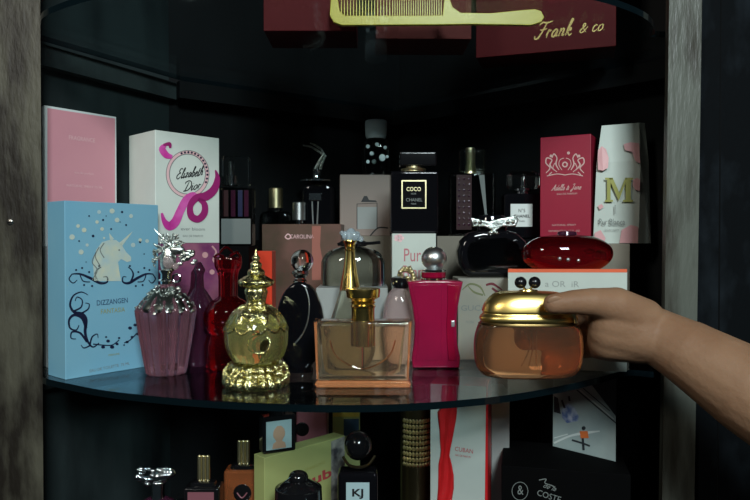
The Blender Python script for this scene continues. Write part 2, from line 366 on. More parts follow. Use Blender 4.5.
SUB = {'lettering': ('label',), 'label_frame': ('label',), 'portrait': ('label',), 'dots': ('label',), 'star_ornament': ('body',), 'petal_ornament': ('unicorn_cap',), 'crown_ornament': ('cap',), 'studs': ('body',), 'medallion_rim': ('filigree_shoulder',), 'medallion': ('filigree_shoulder',), 'finial': ('stopper',), 'seam': ('body',), 'arc_moulding': ('body',), 'dip_tube': ('stopper',), 'emblem': ('body', 'side_panel'), 'smile_mark': ('emblem',), 'cap_stud': ('cap',), 'bead': ('bead_stem',), 'clasp': ('cap',), 'pleats': ('body',), 'jewel': ('body',), 'gold_mesh': ('body',), 'leaf_collar': ('body',)}
class Thing:
    "bottle-like thing traced at depth Y, standing on zb; x offsets and heights given in photo pixels"
    def __init__(s, name, label, cat, cx, Y, zb, group=None, rot=0):
        s.u = Y / F; s.cx = cx; s.by = 242 + (H - zb) * F / Y
        p = U(cx, 242, Y)
        s.o = bpy.data.objects.new(name, None); COL.objects.link(s.o)
        s.o.empty_display_size = .01
        s.o.location = (p.x, Y, zb); s.o.rotation_euler.z = rot
        tag(s.o, label, cat, group)
        s.bm = bmesh.new(); s.parts = []
    def z(s, py): return (s.by - py) * s.u
    def v(s, x, y, py): return Vector(((x - s.cx) * s.u, y * s.u, s.z(py)))
    def lathe(s, prof, p=2., sy=1., seg=40, flute=None, x=None, y=0, twist=0, sm=0):
        x = s.cx if x is None else x
        if sm: prof = [tuple(q[:2]) for q in smoothcurve([(a, b, 0) for a, b in prof], sm)]
        u = s.u; rings = []; bm = s.bm
        for (r, py) in prof:
            r = max(r, .05)
            ring = []
            for k in range(seg):
                a = 2 * math.pi * k / seg + twist
                c, sn = math.cos(a), math.sin(a)
                e = 2. / p
                cx = math.copysign(abs(c) ** e, c); cy = math.copysign(abs(sn) ** e, sn)
                m = 1 + (flute[1] * math.cos(flute[0] * a) if flute else 0)
                ring.append(bm.verts.new(((x - s.cx) * u + cx * r * m * u, y * u + cy * r * m * sy * u, s.z(py))))
            rings.append(ring)
        for i in range(len(rings) - 1):
            for k in range(seg):
                bm.faces.new((rings[i][k], rings[i][(k + 1) % seg], rings[i + 1][(k + 1) % seg], rings[i + 1][k]))
        bm.faces.new(rings[0][::-1]); bm.faces.new(rings[-1])
        return s
    def ball(s, x, py, r, y=0, sx=1, sy=1, sz=1, n=16, rot=None):
        mt = Matrix.Translation(s.v(x, y, py))
        if rot: mt = mt @ rot
        bmesh.ops.create_uvsphere(s.bm, u_segments=n, v_segments=max(6, n // 2), radius=r * s.u, matrix=mt @ Matrix.Diagonal((sx, sy, sz, 1)))
        return s
    def box(s, x0, x1, p0, p1, d=None, y=0, bev=.5, seg=2, d0=None, d1=None):
        "x0..x1, py p0 (top)..p1 (bottom), depth d centred on y"
        a, b = (y - d / 2, y + d / 2) if d else (d0, d1)
        hexa(s.bm, (x0 - s.cx) * s.u, (x1 - s.cx) * s.u, a * s.u, b * s.u, s.z(p1), s.z(p0), bev * s.u, seg); return s
    def slab(s, pts, d, y=0, bev=1., seg=3):
        bm2 = bmesh.new()
        n = len(pts)
        a = [bm2.verts.new(s.v(x, y - d / 2, py)) for x, py in pts]; b = [bm2.verts.new(s.v(x, y + d / 2, py)) for x, py in pts]
        fa = bm2.faces.new(a); fb = bm2.faces.new(b[::-1])
        for i in range(n): bm2.faces.new((a[i], b[i], b[(i + 1) % n], a[(i + 1) % n]))
        bmesh.ops.recalc_face_normals(bm2, faces=bm2.faces)
        if bev:
            es = [e for e in bm2.edges if (fa in e.link_faces or fb in e.link_faces)]
            bmesh.ops.bevel(bm2, geom=es, offset=bev * s.u, segments=seg, affect='EDGES', profile=.5)
        tmp = bpy.data.meshes.new('x'); bm2.to_mesh(tmp); bm2.free(); s.bm.from_mesh(tmp); bpy.data.meshes.remove(tmp); return s
    def tube(s, pts, r, seg=8, sm=5, flat=1.):
        P = [s.v(*p) for p in pts]
        if sm:
            m = len(P)
            if isinstance(r, (list, tuple)):
                R = []
                for i in range(m - 1):
                    R += [(r[i] + (r[i + 1] - r[i]) * k / sm) * s.u for k in range(sm)]
                R.append(r[-1] * s.u)
            else: R = [r * s.u] * ((m - 1) * sm + 1)
            P = smoothcurve(P, sm)
        else: R = [q * s.u for q in r] if isinstance(r, (list, tuple)) else [r * s.u] * len(P)
        sweep(s.bm, P, R, seg, flat); return s
    def text(s, t, x, py, w, y, h=None, shear=0, bold=0):
        vs, fs = glyphs(t, 1, shear, bold=bold)
        xs = [v.x for v in vs]; ys = [v.y for v in vs]
        k = w * s.u / (max(xs) - min(xs)); kz = (h * s.u / (max(ys) - min(ys))) if h else k
        mx, my = (max(xs) + min(xs)) / 2, (max(ys) + min(ys)) / 2
        bv = [s.bm.verts.new(((x - s.cx) * s.u + (v.x - mx) * k, y * s.u, s.z(py) + (v.y - my) * kz)) for v in vs]
        for f in fs:
            try: s.bm.faces.new([bv[i] for i in f])
            except ValueError: pass
        return s
    def quad(s, pts, y):
        s.bm.faces.new([s.bm.verts.new(s.v(x, y, py)) for x, py in pts]); return s
    def emit(s, name, mat, parent=None, smooth=True, label=None, autosm=40):
        if parent is None and name in SUB:
            for q in s.parts:
                if q.name.split('.')[0] in SUB[name]: parent = q
        o = link(name, s.bm, mat, parent or s.o, smooth, autosm); s.bm = bmesh.new(); s.parts.append(o)
        if label: o['label'] = label
        return o
def xz(px, Y): return ((px - 375) / F * Y, Y)
def zt(py, Y): return H - (py - 242) / F * Y

# ---------------------------------------------------------------- cabinet
def struct(name, pts, z0, z1, mat, label=None):
    bm = bmesh.new(); prism(bm, pts, z0, z1)
    o = link(name, bm, mat, smooth=False); o['kind'] = 'structure'
    if label: o['label'] = label
    return o
def wallstrip(name, a, b, t, z0, z1, mat, label):
    a = Vector(a); b = Vector(b); d = (b - a).normalized(); n = Vector((-d.y, d.x)) * t
    return struct(name, [a, b, b + n, a + n], z0, z1, mat, label)
ZB, ZT = -.214, .62
LOWZ = -.21; UPZ = .345
cor = (.04, 1.085)
wallstrip('wall_left', (-.378, .66), (-.272, .86), .018, ZB, ZT, M['wall'], 'dark stained left side panel of the cabinet')
wallstrip('wall_back_left', (-.272, .86), cor, .018, ZB, ZT, M['black_wood'], 'black left back panel of the cabinet')
wallstrip('wall_back_right', cor, (.420, .705), .018, ZB, ZT, M['black_wood'], 'black right back panel of the cabinet')
wallstrip('wall_right', (.420, .705), (.33, .655), .018, ZB, ZT, M['black_wood'], 'short dark right side panel of the cabinet')
struct('floor', [(-.40, .50), (.42, .50), (.42, .70), (.05, 1.1), (-.30, .90), (-.40, .68)], ZB - .012, ZB, M['black_wood'], 'dark base board of the cabinet')
struct('ceiling', [(-.40, .60), (.42, .60), (.42, .70), (.05, 1.1), (-.30, .90), (-.40, .68)], ZT, ZT + .02, M['black_wood'], 'black top board of the cabinet')
# front posts
bm = bmesh.new(); prism(bm, [(-.385, .632), (-.3240, .632), (-.3440, .662), (-.385, .662)], ZB - .1, ZT + .02)
o = link('trim_1', bm, M['post'], smooth=False); tag(o, 'weathered brown wooden post left of the shelves', kind='structure')
pl = o
bm = bmesh.new(); prism(bm, [(.2825, .632), (.3142, .632), (.3142, .662), (.2925, .662)], ZB - .1, ZT + .02)
for v in bm.verts: v.co.x -= (.33 - v.co.z) * .009 - .002
o = link('trim_2', bm, M['post_r'], smooth=False); tag(o, 'weathered pale grey wooden post right of the shelves', kind='structure')
struct('wall_front_right', [(.316, .640), (.60, .640), (.60, .66), (.316, .66)], ZB - .1, ZT + .02, M['sidepanel'], 'dark wooden panel right of the pale post')
# screw on the left post
bm = bmesh.new()
bmesh.ops.create_uvsphere(bm, u_segments=16, v_segments=8, radius=.0034, matrix=Matrix.Translation(U(10, 222, .632)) @ Matrix.Diagonal((1, .45, 1, 1)))
sc_ = link('screw', bm, M['screw'], pl)
bm = bmesh.new(); q = U(10, 222, .6302); hexa(bm, q.x - .0024, q.x + .0024, q.y - .0003, q.y + .0006, q.z - .0004, q.z + .0004); link('screw_slot', bm, M['mblack'], sc_)
# support rails under both glass shelves
k = 3
for (zz, hh) in ((UPZ, .022), (0.0, .02)):
    for a, b, mt in (((-.371, .672), (-.268, .865), 'rail'), ((-.264, .848), (.03, 1.058), 'black_wood'), ((.03, 1.058), (.395, .693), 'black_wood')):
        bm = bmesh.new(); A = Vector(a); B = Vector(b); d = (B - A).normalized(); n = Vector((d.y, -d.x)) * .012
        A += d * .006; B -= d * .006
        prism(bm, [A, B, B + n, A + n], zz - .0065 - hh, zz - .0065)
        o = link('trim_%d' % k, bm, M[mt], smooth=False)
        tag(o, 'narrow wooden rail carrying the %s glass shelf' % ('upper' if zz else 'middle'), kind='structure'); k += 1

def glass_shelf(name, label, front, z, th=.006):
    P = smoothcurve([(p.x, p.y, 0) for p in front], 5)
    back = [Vector((.30, .668, 0)), Vector((.372, .708, 0)), Vector((.031, 1.05, 0)), Vector((-.25, .846, 0)), Vector((-.352, .668, 0)), Vector((-.343, .666, 0))]
    pts = P + back
    bm = bmesh.new(); fs = prism(bm, pts, z - th, z)
    for i, f in enumerate(fs): f.material_index = 0 if i < 2 else 1
    o = link(name, bm, [M['pane'], M['edge']], smooth=False); tag(o, label, 'shelf'); return o
arc = [G(x, y, 0) for x, y in ((46, 378.5), (80, 386), (120, 392.5), (200, 400), (280, 404), (350, 405), (420, 403), (500, 396), (560, 386), (600, 377), (628, 370))]
arc = [Vector((-.3235, .631, 0))] + arc + [Vector((.2790, .650, 0)), Vector((.2795, .664, 0))]
shelf_mid = glass_shelf('glass_shelf', 'curved-front glass shelf holding the front rows of bottles and boxes', arc, 0.0)
arc2 = [Vector((-.3235, .631, 0)), Vector((-.30, .60, 0)), Vector((-.22, .553, 0)), Vector((-.10, .525, 0)), Vector((0, .518, 0)), Vector((.10, .53, 0)), Vector((.19, .565, 0)), Vector((.25, .608, 0)), Vector((.2790, .650, 0)), Vector((.2795, .664, 0))]
glass_shelf('glass_shelf', 'upper glass shelf with the yellow comb lying above the view', arc2, UPZ)['label'] = 'upper glass shelf seen from below, carrying the yellow comb'
glass_shelf('glass_shelf', 'x', arc, LOWZ + .002)['label'] = 'lowest glass shelf carrying the half-seen bottles along the bottom'
LOWZ += .002
E = .0002

# ---------------------------------------------------------------- cartons, main shelf
# sky blue unicorn box
A = G(65.5, 380); A = (A.x, A.y)
B = (A[0] + .0614 * 1.02, A[1] + .0747 * 1.02)
blue = Carton('perfume_box', 'sky blue box with a pale unicorn, stars and dark scrolls, at the shelf\'s left end', 'box', A, B, 0, zt(200.5, A[1]), .036, M['blue'])
bm = bmesh.new()
# unicorn head and neck
blue.poly(bm, [(94, 281), (93, 262), (96, 250), (102, 242), (109, 240), (116, 240), (121, 244), (126, 252), (131, 257), (131, 261), (127, 262), (121, 259), (118, 262), (119, 270), (121, 281)])
blue.poly(bm, [(119, 243), (133, 231), (122, 246)])
blue.poly(bm, [(110, 241), (109, 233), (114, 239)])
blue.emit('unicorn_emblem', bm, M['foil'])
bm = bmesh.new()
for pts in ([(96, 252), (92, 262), (97, 270), (92, 280)], [(99, 247), (95, 256), (100, 266)], [(104, 243), (100, 250), (104, 258)]): blue.stroke(bm, pts, .9)
blue.disc(bm, 119, 250, .9); blue.emit('mane_lines', bm, M['inkgrey'], .0004)
bm = bmesh.new()
for x, y, r in ((84, 230, 2.4), (72, 237, 2.8), (81, 252, 2.6), (112, 211, 2.6), (117, 220, 2.4), (133, 245, 2.3), (87, 245, 1.6), (102, 229, 1.9), (97, 222, 1.8), (78, 226, 1.9), (131, 216, 2.), (140, 240, 1.8), (99, 212, 2.), (147, 241, 1.9), (104, 238, 1.2)):
    blue.disc(bm, x, y, r, n=9)
blue.emit('stars', bm, M['foil'])
bm = bmesh.new()
for x, y, r in ((89, 216, .9), (103, 220, 1.1), (122, 212, 1.2), (126, 225, 1.), (111, 229, 1.), (93, 236, 1.4), (79, 241, .9), (140, 242, 1.2), (120, 222, .6), (106, 216, .6), (86, 262, .6), (144, 254, .7)):
    blue.disc(bm, x, y, r, n=8)
def scroll(pts, w): blue.stroke(bm, pts, [q * 1.35 for q in w] if isinstance(w, list) else w * 1.35)
for m in (1, -1):                       # the two mirrored scrolls under the head
    X = lambda x: 114 + m * (x - 114) if m == 1 else 117 + (114 - x) * .85
    scroll([(X(72), 274), (X(80), 274), (X(90), 278), (X(100), 283), (X(107), 282), (X(107), 277), (X(103), 277)], [.8, 1.4, 2., 2., 1.2, .8, .5])
    scroll([(X(98), 282), (X(95), 275), (X(97), 270), (X(101), 267)], [1.4, 1.3, .9, .7])
    scroll([(X(72), 274), (X(69), 279), (X(73), 283), (X(77), 280)], [.8, .9, .8, .5])
    scroll([(X(80), 275), (X(83), 281), (X(90), 282)], .8)
    for x, y in ((76, 270), (82, 268), (89, 272), (92, 286), (84, 285), (99, 266)): blue.disc(bm, X(x), y, 1.1, n=7)
scroll([(88, 295), (81, 292), (73, 296), (70, 305), (74, 312), (82, 314), (86, 320), (85, 332), (88, 342), (93, 347), (99, 343)], [.5, .9, 1.2, 1.6, 2., 2.4, 2.4, 2.2, 1.6, 1.1, .7])
scroll([(74, 311), (81, 307), (82, 300), (77, 297), (75, 301)], [1.4, 1.1, .9, .8, .5])
scroll([(82, 313), (88, 309), (89, 304), (85, 303)], [1.3, 1., .8, .5])
scroll([(86, 328), (82, 318), (74, 315), (69, 320), (70, 328), (76, 330), (79, 325)], [2.2, 2.2, 2., 1.6, 1.3, 1., .6])
scroll([(87, 342), (80, 333), (72, 332), (71, 338), (76, 339)], [1.8, 1.6, 1.2, .9, .6])
scroll([(90, 344), (92, 337), (97, 334), (98, 338)], [1.3, 1.1, .8, .5])
scroll([(91, 345), (84, 348), (81, 345)], [1.2, .9, .6])
scroll([(93, 344), (102, 345), (112, 345), (119, 340)], [1., .8, .8, .8])
for x, y, r in ((103, 347, 2.1), (108, 341, 2.0), (112, 347, 2.3), (117, 344, 1.7), (119, 338, 1.3), (127, 342, 1.7), (132, 337, 1.6), (138, 334, 1.8), (130, 328, 2.1), (135, 325, 1.8), (139, 328, 1.8), (106, 337, 1.2), (124, 345, 1.)):
    blue.disc(bm, x, y, r, r * .8, n=7)
scroll([(124, 343), (130, 340), (137, 333)], .8)
blue.emit('scroll_print', bm, M['navy'])
bm = bmesh.new(); blue.text(bm, 'DIZZANGEN', 112.5, 301.5, 31, 5.2, rot=.02, bold=.01); blue.emit('lettering', bm, M['inkblue'])
bm = bmesh.new(); blue.text(bm, 'FANTASIA', 113, 310.5, 24, 4.6, rot=.02); blue.text(bm, 'PERFUME', 114, 354.5, 11, 1.8); blue.emit('lettering', bm, M['inkol'])
bm = bmesh.new(); blue.text(bm, 'EAU DE TOILETTE  75 ML', 110, 367.0, 40, 2.8, rot=.04); blue.emit('lettering', bm, M['inkgrey'])

# pink box, on a hidden box behind the blue one
pa, pb = xz(45.5, .672), xz(117, .735)
sup = Carton('storage_box', 'plain white box hidden behind the sky blue box, under the pink box', 'box', pa, pb, 0, .125, .016, M['grey'])
pk = Carton('perfume_box', 'flat pink box with a white border, standing behind the sky blue box', 'box', pa, pb, .125 + E, zt(105.5, .672), .016, M['pinkl'], mats=[M['white2'], M['white2'], M['white2']])
bm = bmesh.new(); pk.poly(bm, [(47.3, 108), (115, 118.6), (115, 260), (47.3, 260)]); pk.emit('front_panel', bm, M['pink'], .0002)
bm = bmesh.new(); pk.text(bm, 'FRAGRANCE', 82, 139, 26, 4, rot=0); pk.text(bm, 'eau de parfum', 84, 173.5, 19, 2.6); pk.text(bm, 'NATURAL SPRAY 75 ML', 85, 186.5, 36, 2.2); pk.emit('lettering', bm, M['pinkl'], .0005)

# mauve box with the white ribbon-printed box on it
wa = xz(155.5, .705); wb = (wa[0] + .0553, wa[1] + .0588)
zt1 = zt(243.2, .73)
mv = Carton('perfume_box', 'mauve and purple mottled box beneath the white box with the magenta ribbon', 'box', (wa[0] + .0005, wa[1] + .0005), wb, 0, zt1, .058, M['mauvecard'])
bm = bmesh.new(); mv.poly(bm, [(183, 330), (185, 300), (190, 288), (191, 272), (194, 268), (197, 272), (198, 288), (203, 300), (206, 330)]); mv.emit('bottle_print', bm, M['mauve_d'])
bm = bmesh.new(); mv.stroke(bm, [(212, 246), (216, 252), (213, 260), (219, 266)], 1.6); mv.disc(bm, 205, 255, 3); mv.disc(bm, 212, 272, 2.6); mv.emit('flower_print', bm, M['rose'])
wh = Carton('perfume_box', 'white box printed with a curling magenta ribbon around a silver ring', 'box', wa, wb, zt1 + E, zt(130, .705), .060, M['white'])
bm = bmesh.new()
ring = [(187.5 + 22.5 * math.cos(a), 174 + 22.5 * math.sin(a)) for a in [2 * math.pi * k / 20 for k in range(21)]]
wh.stroke(bm, [(187.3 + 18.0 * math.cos(a), 174 + 20 * math.sin(a)) for a in [2 * math.pi * k / 20 for k in range(21)]], .7, 3)
wh.stroke(bm, [(187.5 + 21.5 * math.cos(a), 174 + 23.5 * math.sin(a)) for a in [2 * math.pi * k / 20 for k in range(21)]], .6, 3); wh.emit('ring_print', bm, M['inkgrey'], .0003)
bm = bmesh.new(); wh.stroke(bm, [(187.4 + 19.7 * math.cos(a), 174 + 21.8 * math.sin(a)) for a in [2 * math.pi * k / 20 for k in range(21)]], 3.2, 3); wh.emit('ring_band', bm, M['pinkl'])
bm = bmesh.new()
for k in range(-11, 3):
    a = math.radians(k * 10 + 2); wh.disc(bm, 187.5 + 19.7 * math.cos(a), 174 + 21.8 * math.sin(a), 1.15, n=7)
wh.emit('bead_print', bm, M['navy'], .0004)
bm = bmesh.new()
wh.stroke(bm, [(161.5, 213), (164, 221), (169, 226), (175, 222), (180, 211), (186, 200), (193, 196), (197, 200)], [2, 5, 9, 9, 8, 8, 8, 5])
wh.stroke(bm, [(172, 157), (166, 155), (162, 149), (165, 145)], [3.5, 6.5, 7, 3]); wh.emit('ribbon_print', bm, M['hotpink'], .0006)
bm = bmesh.new()
wh.stroke(bm, [(215, 170), (217, 178), (214, 189), (206, 196), (196, 198), (190, 206), (191, 216), (198, 219), (204, 213), (204, 204), (198, 199)], [1, 5, 8, 9, 7, 6, 7, 7, 7, 6, 3])
wh.stroke(bm, [(163, 145), (169, 144), (170, 148)], [2, 4, 2]); wh.emit('ribbon_print', bm, M['hotpink_d'], .0007)
bm = bmesh.new(); wh.script(bm, 'Elizabeth', 175.5, 179, 27, 4.6, .95, rise=.14); wh.script(bm, 'Dior', 182.5, 191.5, 18, 4.6, .95, rise=.16)
wh.emit('lettering', bm, M['ink'])
bm = bmesh.new(); wh.text(bm, 'ever bloom', 193, 229, 24, 3); wh.text(bm, 'EAU DE PARFUM', 193, 236, 20, 2); wh.emit('lettering', bm, M['inkgrey'])

# copper box, beige box and its support, pale box
cop = Carton('perfume_box', 'copper pink box behind the ball-stoppered black disc bottle', 'box', xz(262, .855), xz(341, .845), 0, zt(224, .845), .045, M['copper'])
bm = bmesh.new(); cop.text(bm, 'CAROLINA', 302, 236.5, 24, 4); cop.stroke(bm, [(285, 237), (288, 239), (291, 237), (288, 234), (285, 237)], 1.1); cop.emit('lettering', bm, M['pinkl'])
bm = bmesh.new(); cop.poly(bm, [(312, 226), (321, 226), (320, 246), (326, 280), (312, 280)]); cop.emit('flower_print', bm, M['flower'])
bs = Carton('perfume_box', 'plain light tan box under the beige box with the bottle picture', 'box', xz(344, .875), xz(392, .875), 0, zt(236, .875), .05, M['tan'])
bg = Carton('perfume_box', 'beige box with a faint picture of a square bottle', 'box', xz(340, .875), xz(390, .88), zt(236, .875) + E, zt(175, .88), .05, M['beige'])
bm = bmesh.new(); bg.poly(bm, [(357, 207), (377, 207), (377, 229), (357, 229)]); bg.emit('bottle_print', bm, M['grey'])
bm = bmesh.new(); bg.stroke(bm, [(357, 229), (357, 204), (377, 203), (377, 229)], .8, 1); bg.poly(bm, [(361, 202), (377, 202), (376, 200.5), (369, 200), (367, 196), (364, 196)]); bg.stroke(bm, [(370, 236), (378, 228), (388, 228)], 1.3)
bg.emit('bottle_print', bm, M['ink'], .0004)
pale = Carton('perfume_box', 'low pale grey box under the dome-shaped dark bottle', 'box', xz(316, .725), xz(388, .725), 0, zt(288, .725), .07, M['grey'])
redbx = Carton('perfume_box', 'small orange red box behind the green-gold ornate bottle', 'box', xz(252, .80), xz(272, .80), 0, zt(251, .80), .03, M['redor'])

# white box with red lettering, tan box, support box
pr = Carton('perfume_box', 'white box with red lettering behind the magenta bottle', 'box', xz(392, .735), xz(436, .735), 0, zt(233.5, .735), .05, M['mcard'])
bm = bmesh.new(); pr.text(bm, 'Pur', 412.5, 255, 17, 13); pr.text(bm, 'Blanca', 419, 272, 32, 13); pr.emit('lettering', bm, M['pinkred'])
bm = bmesh.new()
for a in range(5): pr.disc(bm, 399 + 3 * math.cos(a * 1.257), 238 + 2.4 * math.sin(a * 1.257), 2.4, 1.8, 8)
pr.emit('flower_print', bm, M['pinkl'])
ta = Carton('perfume_box', 'plain tan box behind the magenta bottle, under the pink-centred bottle', 'box', xz(437, .83), xz(497, .83), 0, zt(236, .83), .065, M['tan'])
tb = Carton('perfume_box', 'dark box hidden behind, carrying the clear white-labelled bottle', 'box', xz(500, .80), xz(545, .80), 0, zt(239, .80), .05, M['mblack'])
# floral grey box
gu = Carton('perfume_box', 'grey beige floral box right of the magenta bottle', 'box', xz(458, .715), xz(511, .715), 0, zt(278.5, .715), .05, M['guc'])
bm = bmesh.new(); gu.text(bm, 'GUCCI', 475, 308, 28, 5.5, bold=.005); gu.text(bm, 'FLORA', 470, 322, 8, 2.4); gu.emit('lettering', bm, M['inkgrey'])
bm = bmesh.new()
for p in ([(462, 290), (470, 284), (480, 287), (485, 296)], [(468, 286), (474, 292), (483, 295)], [(489, 300), (494, 296), (500, 291)]): gu.stroke(bm, p, [.6, 2, 2, .8][:len(p)])
gu.emit('leaf_print', bm, M['leafink'])
bm = bmesh.new()
for p in ([(486, 285), (493, 284), (502, 290)], [(492, 288), (499, 293), (507, 296)], [(488, 302), (492, 299)]): gu.stroke(bm, p, [2., 2.6, 1.][:len(p)])
gu.emit('flower_print', bm, M['darkflower'])
# white box with orange top
wo = Carton('perfume_box', 'wide white box with an orange red lid edge under the ruby oval bottle', 'box', xz(508, .672), xz(627.5, .648), 0, zt(271.5, .65), .056, M['white2'], mats=[M['mcard'], M['mcard'], M['orange']])
bm = bmesh.new(); wo.poly(bm, [(508, 269), (627, 269), (627, 272.4), (508, 272.4)]); wo.emit('orange_edge', bm, M['orange'])
bm = bmesh.new(); wo.text(bm, 'a OR  iR', 562, 284, 34, 6); wo.emit('lettering', bm, M['faint'])
# tan box carrying the crimson and the M box
tc_ = Carton('perfume_box', 'olive tan box under the white and pink box with the big M', 'box', xz(537, .745), xz(630, .732), 0, zt(243.6, .732), .078, M['tan'])
ztc = zt(243.6, .732) + E
rc = Carton('perfume_box', 'crimson box with a pale heraldic crest, left of the box with the big M', 'box', xz(540, .772), xz(590.5, .744), ztc, zt(134, .744), .040, M['redcard'], mats=[M['redcard_d'], M['redcard'], M['redcard']])
rc.o.rotation_euler.z += .0
bm = bmesh.new()
rc.disc(bm, 565, 164.5, 3.0); rc.disc(bm, 568.5, 153, 1.5)
for m in (1, -1):
    Q = lambda x, y: (565 + m * (x - 565), y)
    rc.stroke(bm, [Q(571, 170), Q(574, 164), Q(573, 158), Q(576, 154), Q(578, 158)], [.8, 1.5, 1., 1.3, .7])
    rc.stroke(bm, [Q(576, 170), Q(580, 165), Q(578, 160), Q(583, 158), Q(584, 163), Q(580, 168), Q(584, 173)], [.7, 1.6, 1., 1.4, 1.2, 1.2, .7])
    rc.stroke(bm, [Q(573, 172), Q(577, 168), Q(575, 163)], .8); rc.stroke(bm, [Q(578, 172), Q(581, 175)], 1.)
    rc.stroke(bm, [Q(566, 158), Q(570, 160), Q(571, 165), Q(568, 170)], .7); rc.stroke(bm, [Q(565, 175), Q(573, 174), Q(583, 176)], .9)
    rc.disc(bm, *Q(579, 156), 1.4)
rc.emit('crest', bm, M['crest'])
bm = bmesh.new(); rc.disc(bm, 565, 164.5, 1.6); rc.emit('crest_centre', bm, M['redcard_d'], .0004)
bm = bmesh.new(); rc.script(bm, 'Adelle & Jane', 551, 190.5, 30, 2.7, .6, rise=.04); rc.text(bm, 'EAU DE PARFUM', 567, 193.8, 20, 1.8); rc.text(bm, 'NATURAL SPRAY', 564, 225, 24, 2); rc.text(bm, 'VAPORISATEUR  2.5 FL. OZ.', 564, 231, 32, 2); rc.emit('lettering', bm, M['crest'])
# M box: a bag-topped carton
mz = ztc; mY = .742
bm = bmesh.new()
fl = [(592.5, 243.6), (638, 243.6), (640.5, 122), (603, 125)]
d0, d1 = 0, .045
vf = []
for (x, y), yy in zip(fl, (mY - .002, mY - .002, mY + .006, mY + .006)):
    vf.append(Vector((xz(x, mY)[0], yy, mz if y > 240 else zt(y, mY))))
vb = [vf[0] + Vector((.017, .034, 0)), vf[1] + Vector((.0225, .020, 0)), vf[2] + Vector((.010, .008, .001)), vf[3] + Vector((.006, .012, .001))]
mid = vf[2].lerp(vf[1], .32); midl = vf[3].lerp(vf[0], .32)
fv = [bm.verts.new(p) for p in vf] + [bm.verts.new(midl + Vector((-.004, -.004, 0))), bm.verts.new(mid + Vector((.0, -.004, 0)))]
bv = [bm.verts.new(p) for p in vb] + [bm.verts.new(vb[3].lerp(vb[0], .32) + Vector((.002, .006, 0))), bm.verts.new(vb[2].lerp(vb[1], .32) + Vector((.004, .004, 0)))]
for a in ((0, 1, 5, 4), (4, 5, 2, 3)): bm.faces.new([fv[i] for i in a]); bm.faces.new([bv[i] for i in a[::-1]])
for a, b in ((0, 1), (1, 5), (5, 2), (2, 3), (3, 4), (4, 0)): bm.faces.new((fv[b], fv[a], bv[a], bv[b]))
bmesh.ops.recalc_face_normals(bm, faces=bm.faces)
mb = Carton.__new__(Carton); mb.w = 0; mb.h = .13; mb.d = 0; mb.ax = Vector((1, 0, 0)); mb.ay = Vector((0, 1, 0)); mb.a3 = Vector((vf[0].x, mY - .002, mz))
for v in bm.verts: v.co -= mb.a3
mb.o = link('perfume_box', bm, M['mcard'], smooth=False); mb.o.location = mb.a3
tag(mb.o, 'white bag-shaped box with pink petals and a big gold M', 'box')
def mbemit(name, bm, mat, off=.0003):
    # lay the print on the bent front
    mid_z = (midl.z - mz); top_z = vf[3].z - mz
    for v in bm.verts:
        z = v.co.z
        v.co.y = (-.002 * z / mid_z if z < mid_z else -.002 + (z - mid_z) / (top_z - mid_z) * .010) - off - .0012
    return link(name, bm, mat, mb.o, smooth=False)
bm = bmesh.new()
mb.poly(bm, [(598, 150), (602, 146), (606, 149), (608, 158), (607, 168), (602, 171), (597, 170), (597, 158)]); mb.poly(bm, [(624, 144), (631, 142), (639.5, 143), (639, 164), (634, 161), (632, 152), (625, 150)])
mb.poly(bm, [(632, 180), (636, 178), (639, 180), (638.7, 191), (634, 190), (632, 186)])
mb.poly(bm, [(594, 233), (600, 230), (605, 238), (604, 243), (594, 243)]); mb.poly(bm, [(621, 230), (630, 225), (637.5, 227), (637.5, 243), (619, 243)])
mb.poly(bm, [(597, 206), (601, 204), (603, 207), (599, 210)])
mbemit('petal_print', bm, M['rose'])
bm = bmesh.new()                        # serif M
for q in ([(604, 178), (612, 178), (612, 180), (609.6, 180), (609.6, 200), (612, 200), (612, 202), (604, 202), (604, 200), (606, 200), (606, 180), (604, 180)],):
    mb.poly(bm, q)
mb.poly(bm, [(623.5, 178), (632, 178), (632, 180), (629.8, 180), (629.8, 200), (632, 200), (632, 202), (622, 202), (622, 200), (624.6, 200), (624.6, 180)])
mb.poly(bm, [(607.5, 178), (611.5, 178), (618.4, 193), (624.2, 178), (626.4, 178), (617.8, 201)])
mbemit('letter_m', bm, M['inkol'], .0007)
bm = bmesh.new(); mb.text(bm, 'Pur Blanca', 611, 222, 26, 6.5); mb.stroke(bm, [(614, 205), (614, 214)], .7, 1); mb.text(bm, 'EAU DE TOILETTE', 611, 230, 14, 1.6); mbemit('lettering', bm, M['inkgrey'], .0013)

# ---------------------------------------------------------------- bottles, main shelf
# fluted mauve bottle with silver unicorn cap
t = Thing('perfume_bottle', 'fluted mauve bottle with silver leaf shoulders and a unicorn head cap', 'bottle', 166, .640, 0)
t.lathe([(16, 374), (18, 372.5), (20, 362), (25, 330), (27.5, 312), (27, 308), (22, 300), (10, 290), (7, 284)], flute=(14, .09), seg=112).emit('body', M['mauve'])
t.ball(166, 365, 5, sz=.7).emit('star_ornament', M['dgold'])
rnd = random.Random(3)
t.lathe([(26, 310), (27, 306), (21, 298), (12, 290), (8, 287)], sm=2, flute=(9, .03), seg=72).emit('shoulder', M['darkmetal'])
for i in range(300):
    h = rnd.random(); r = 9 + 19.5 * h ** .9; py = 287 + 22 * h + rnd.uniform(-2, 3); a = rnd.uniform(0, 6.283)
    rt = Matrix.Rotation(rnd.uniform(0, 3), 4, 'X') @ Matrix.Rotation(rnd.uniform(0, 3), 4, 'Z')
    t.ball(166 + r * math.cos(a), py, rnd.uniform(1.3, 2.3), y=r * math.sin(a), sx=1.35, sy=.45, sz=.9, n=5, rot=rt)
t.emit('leaf_collar', M['silver'], smooth=False)
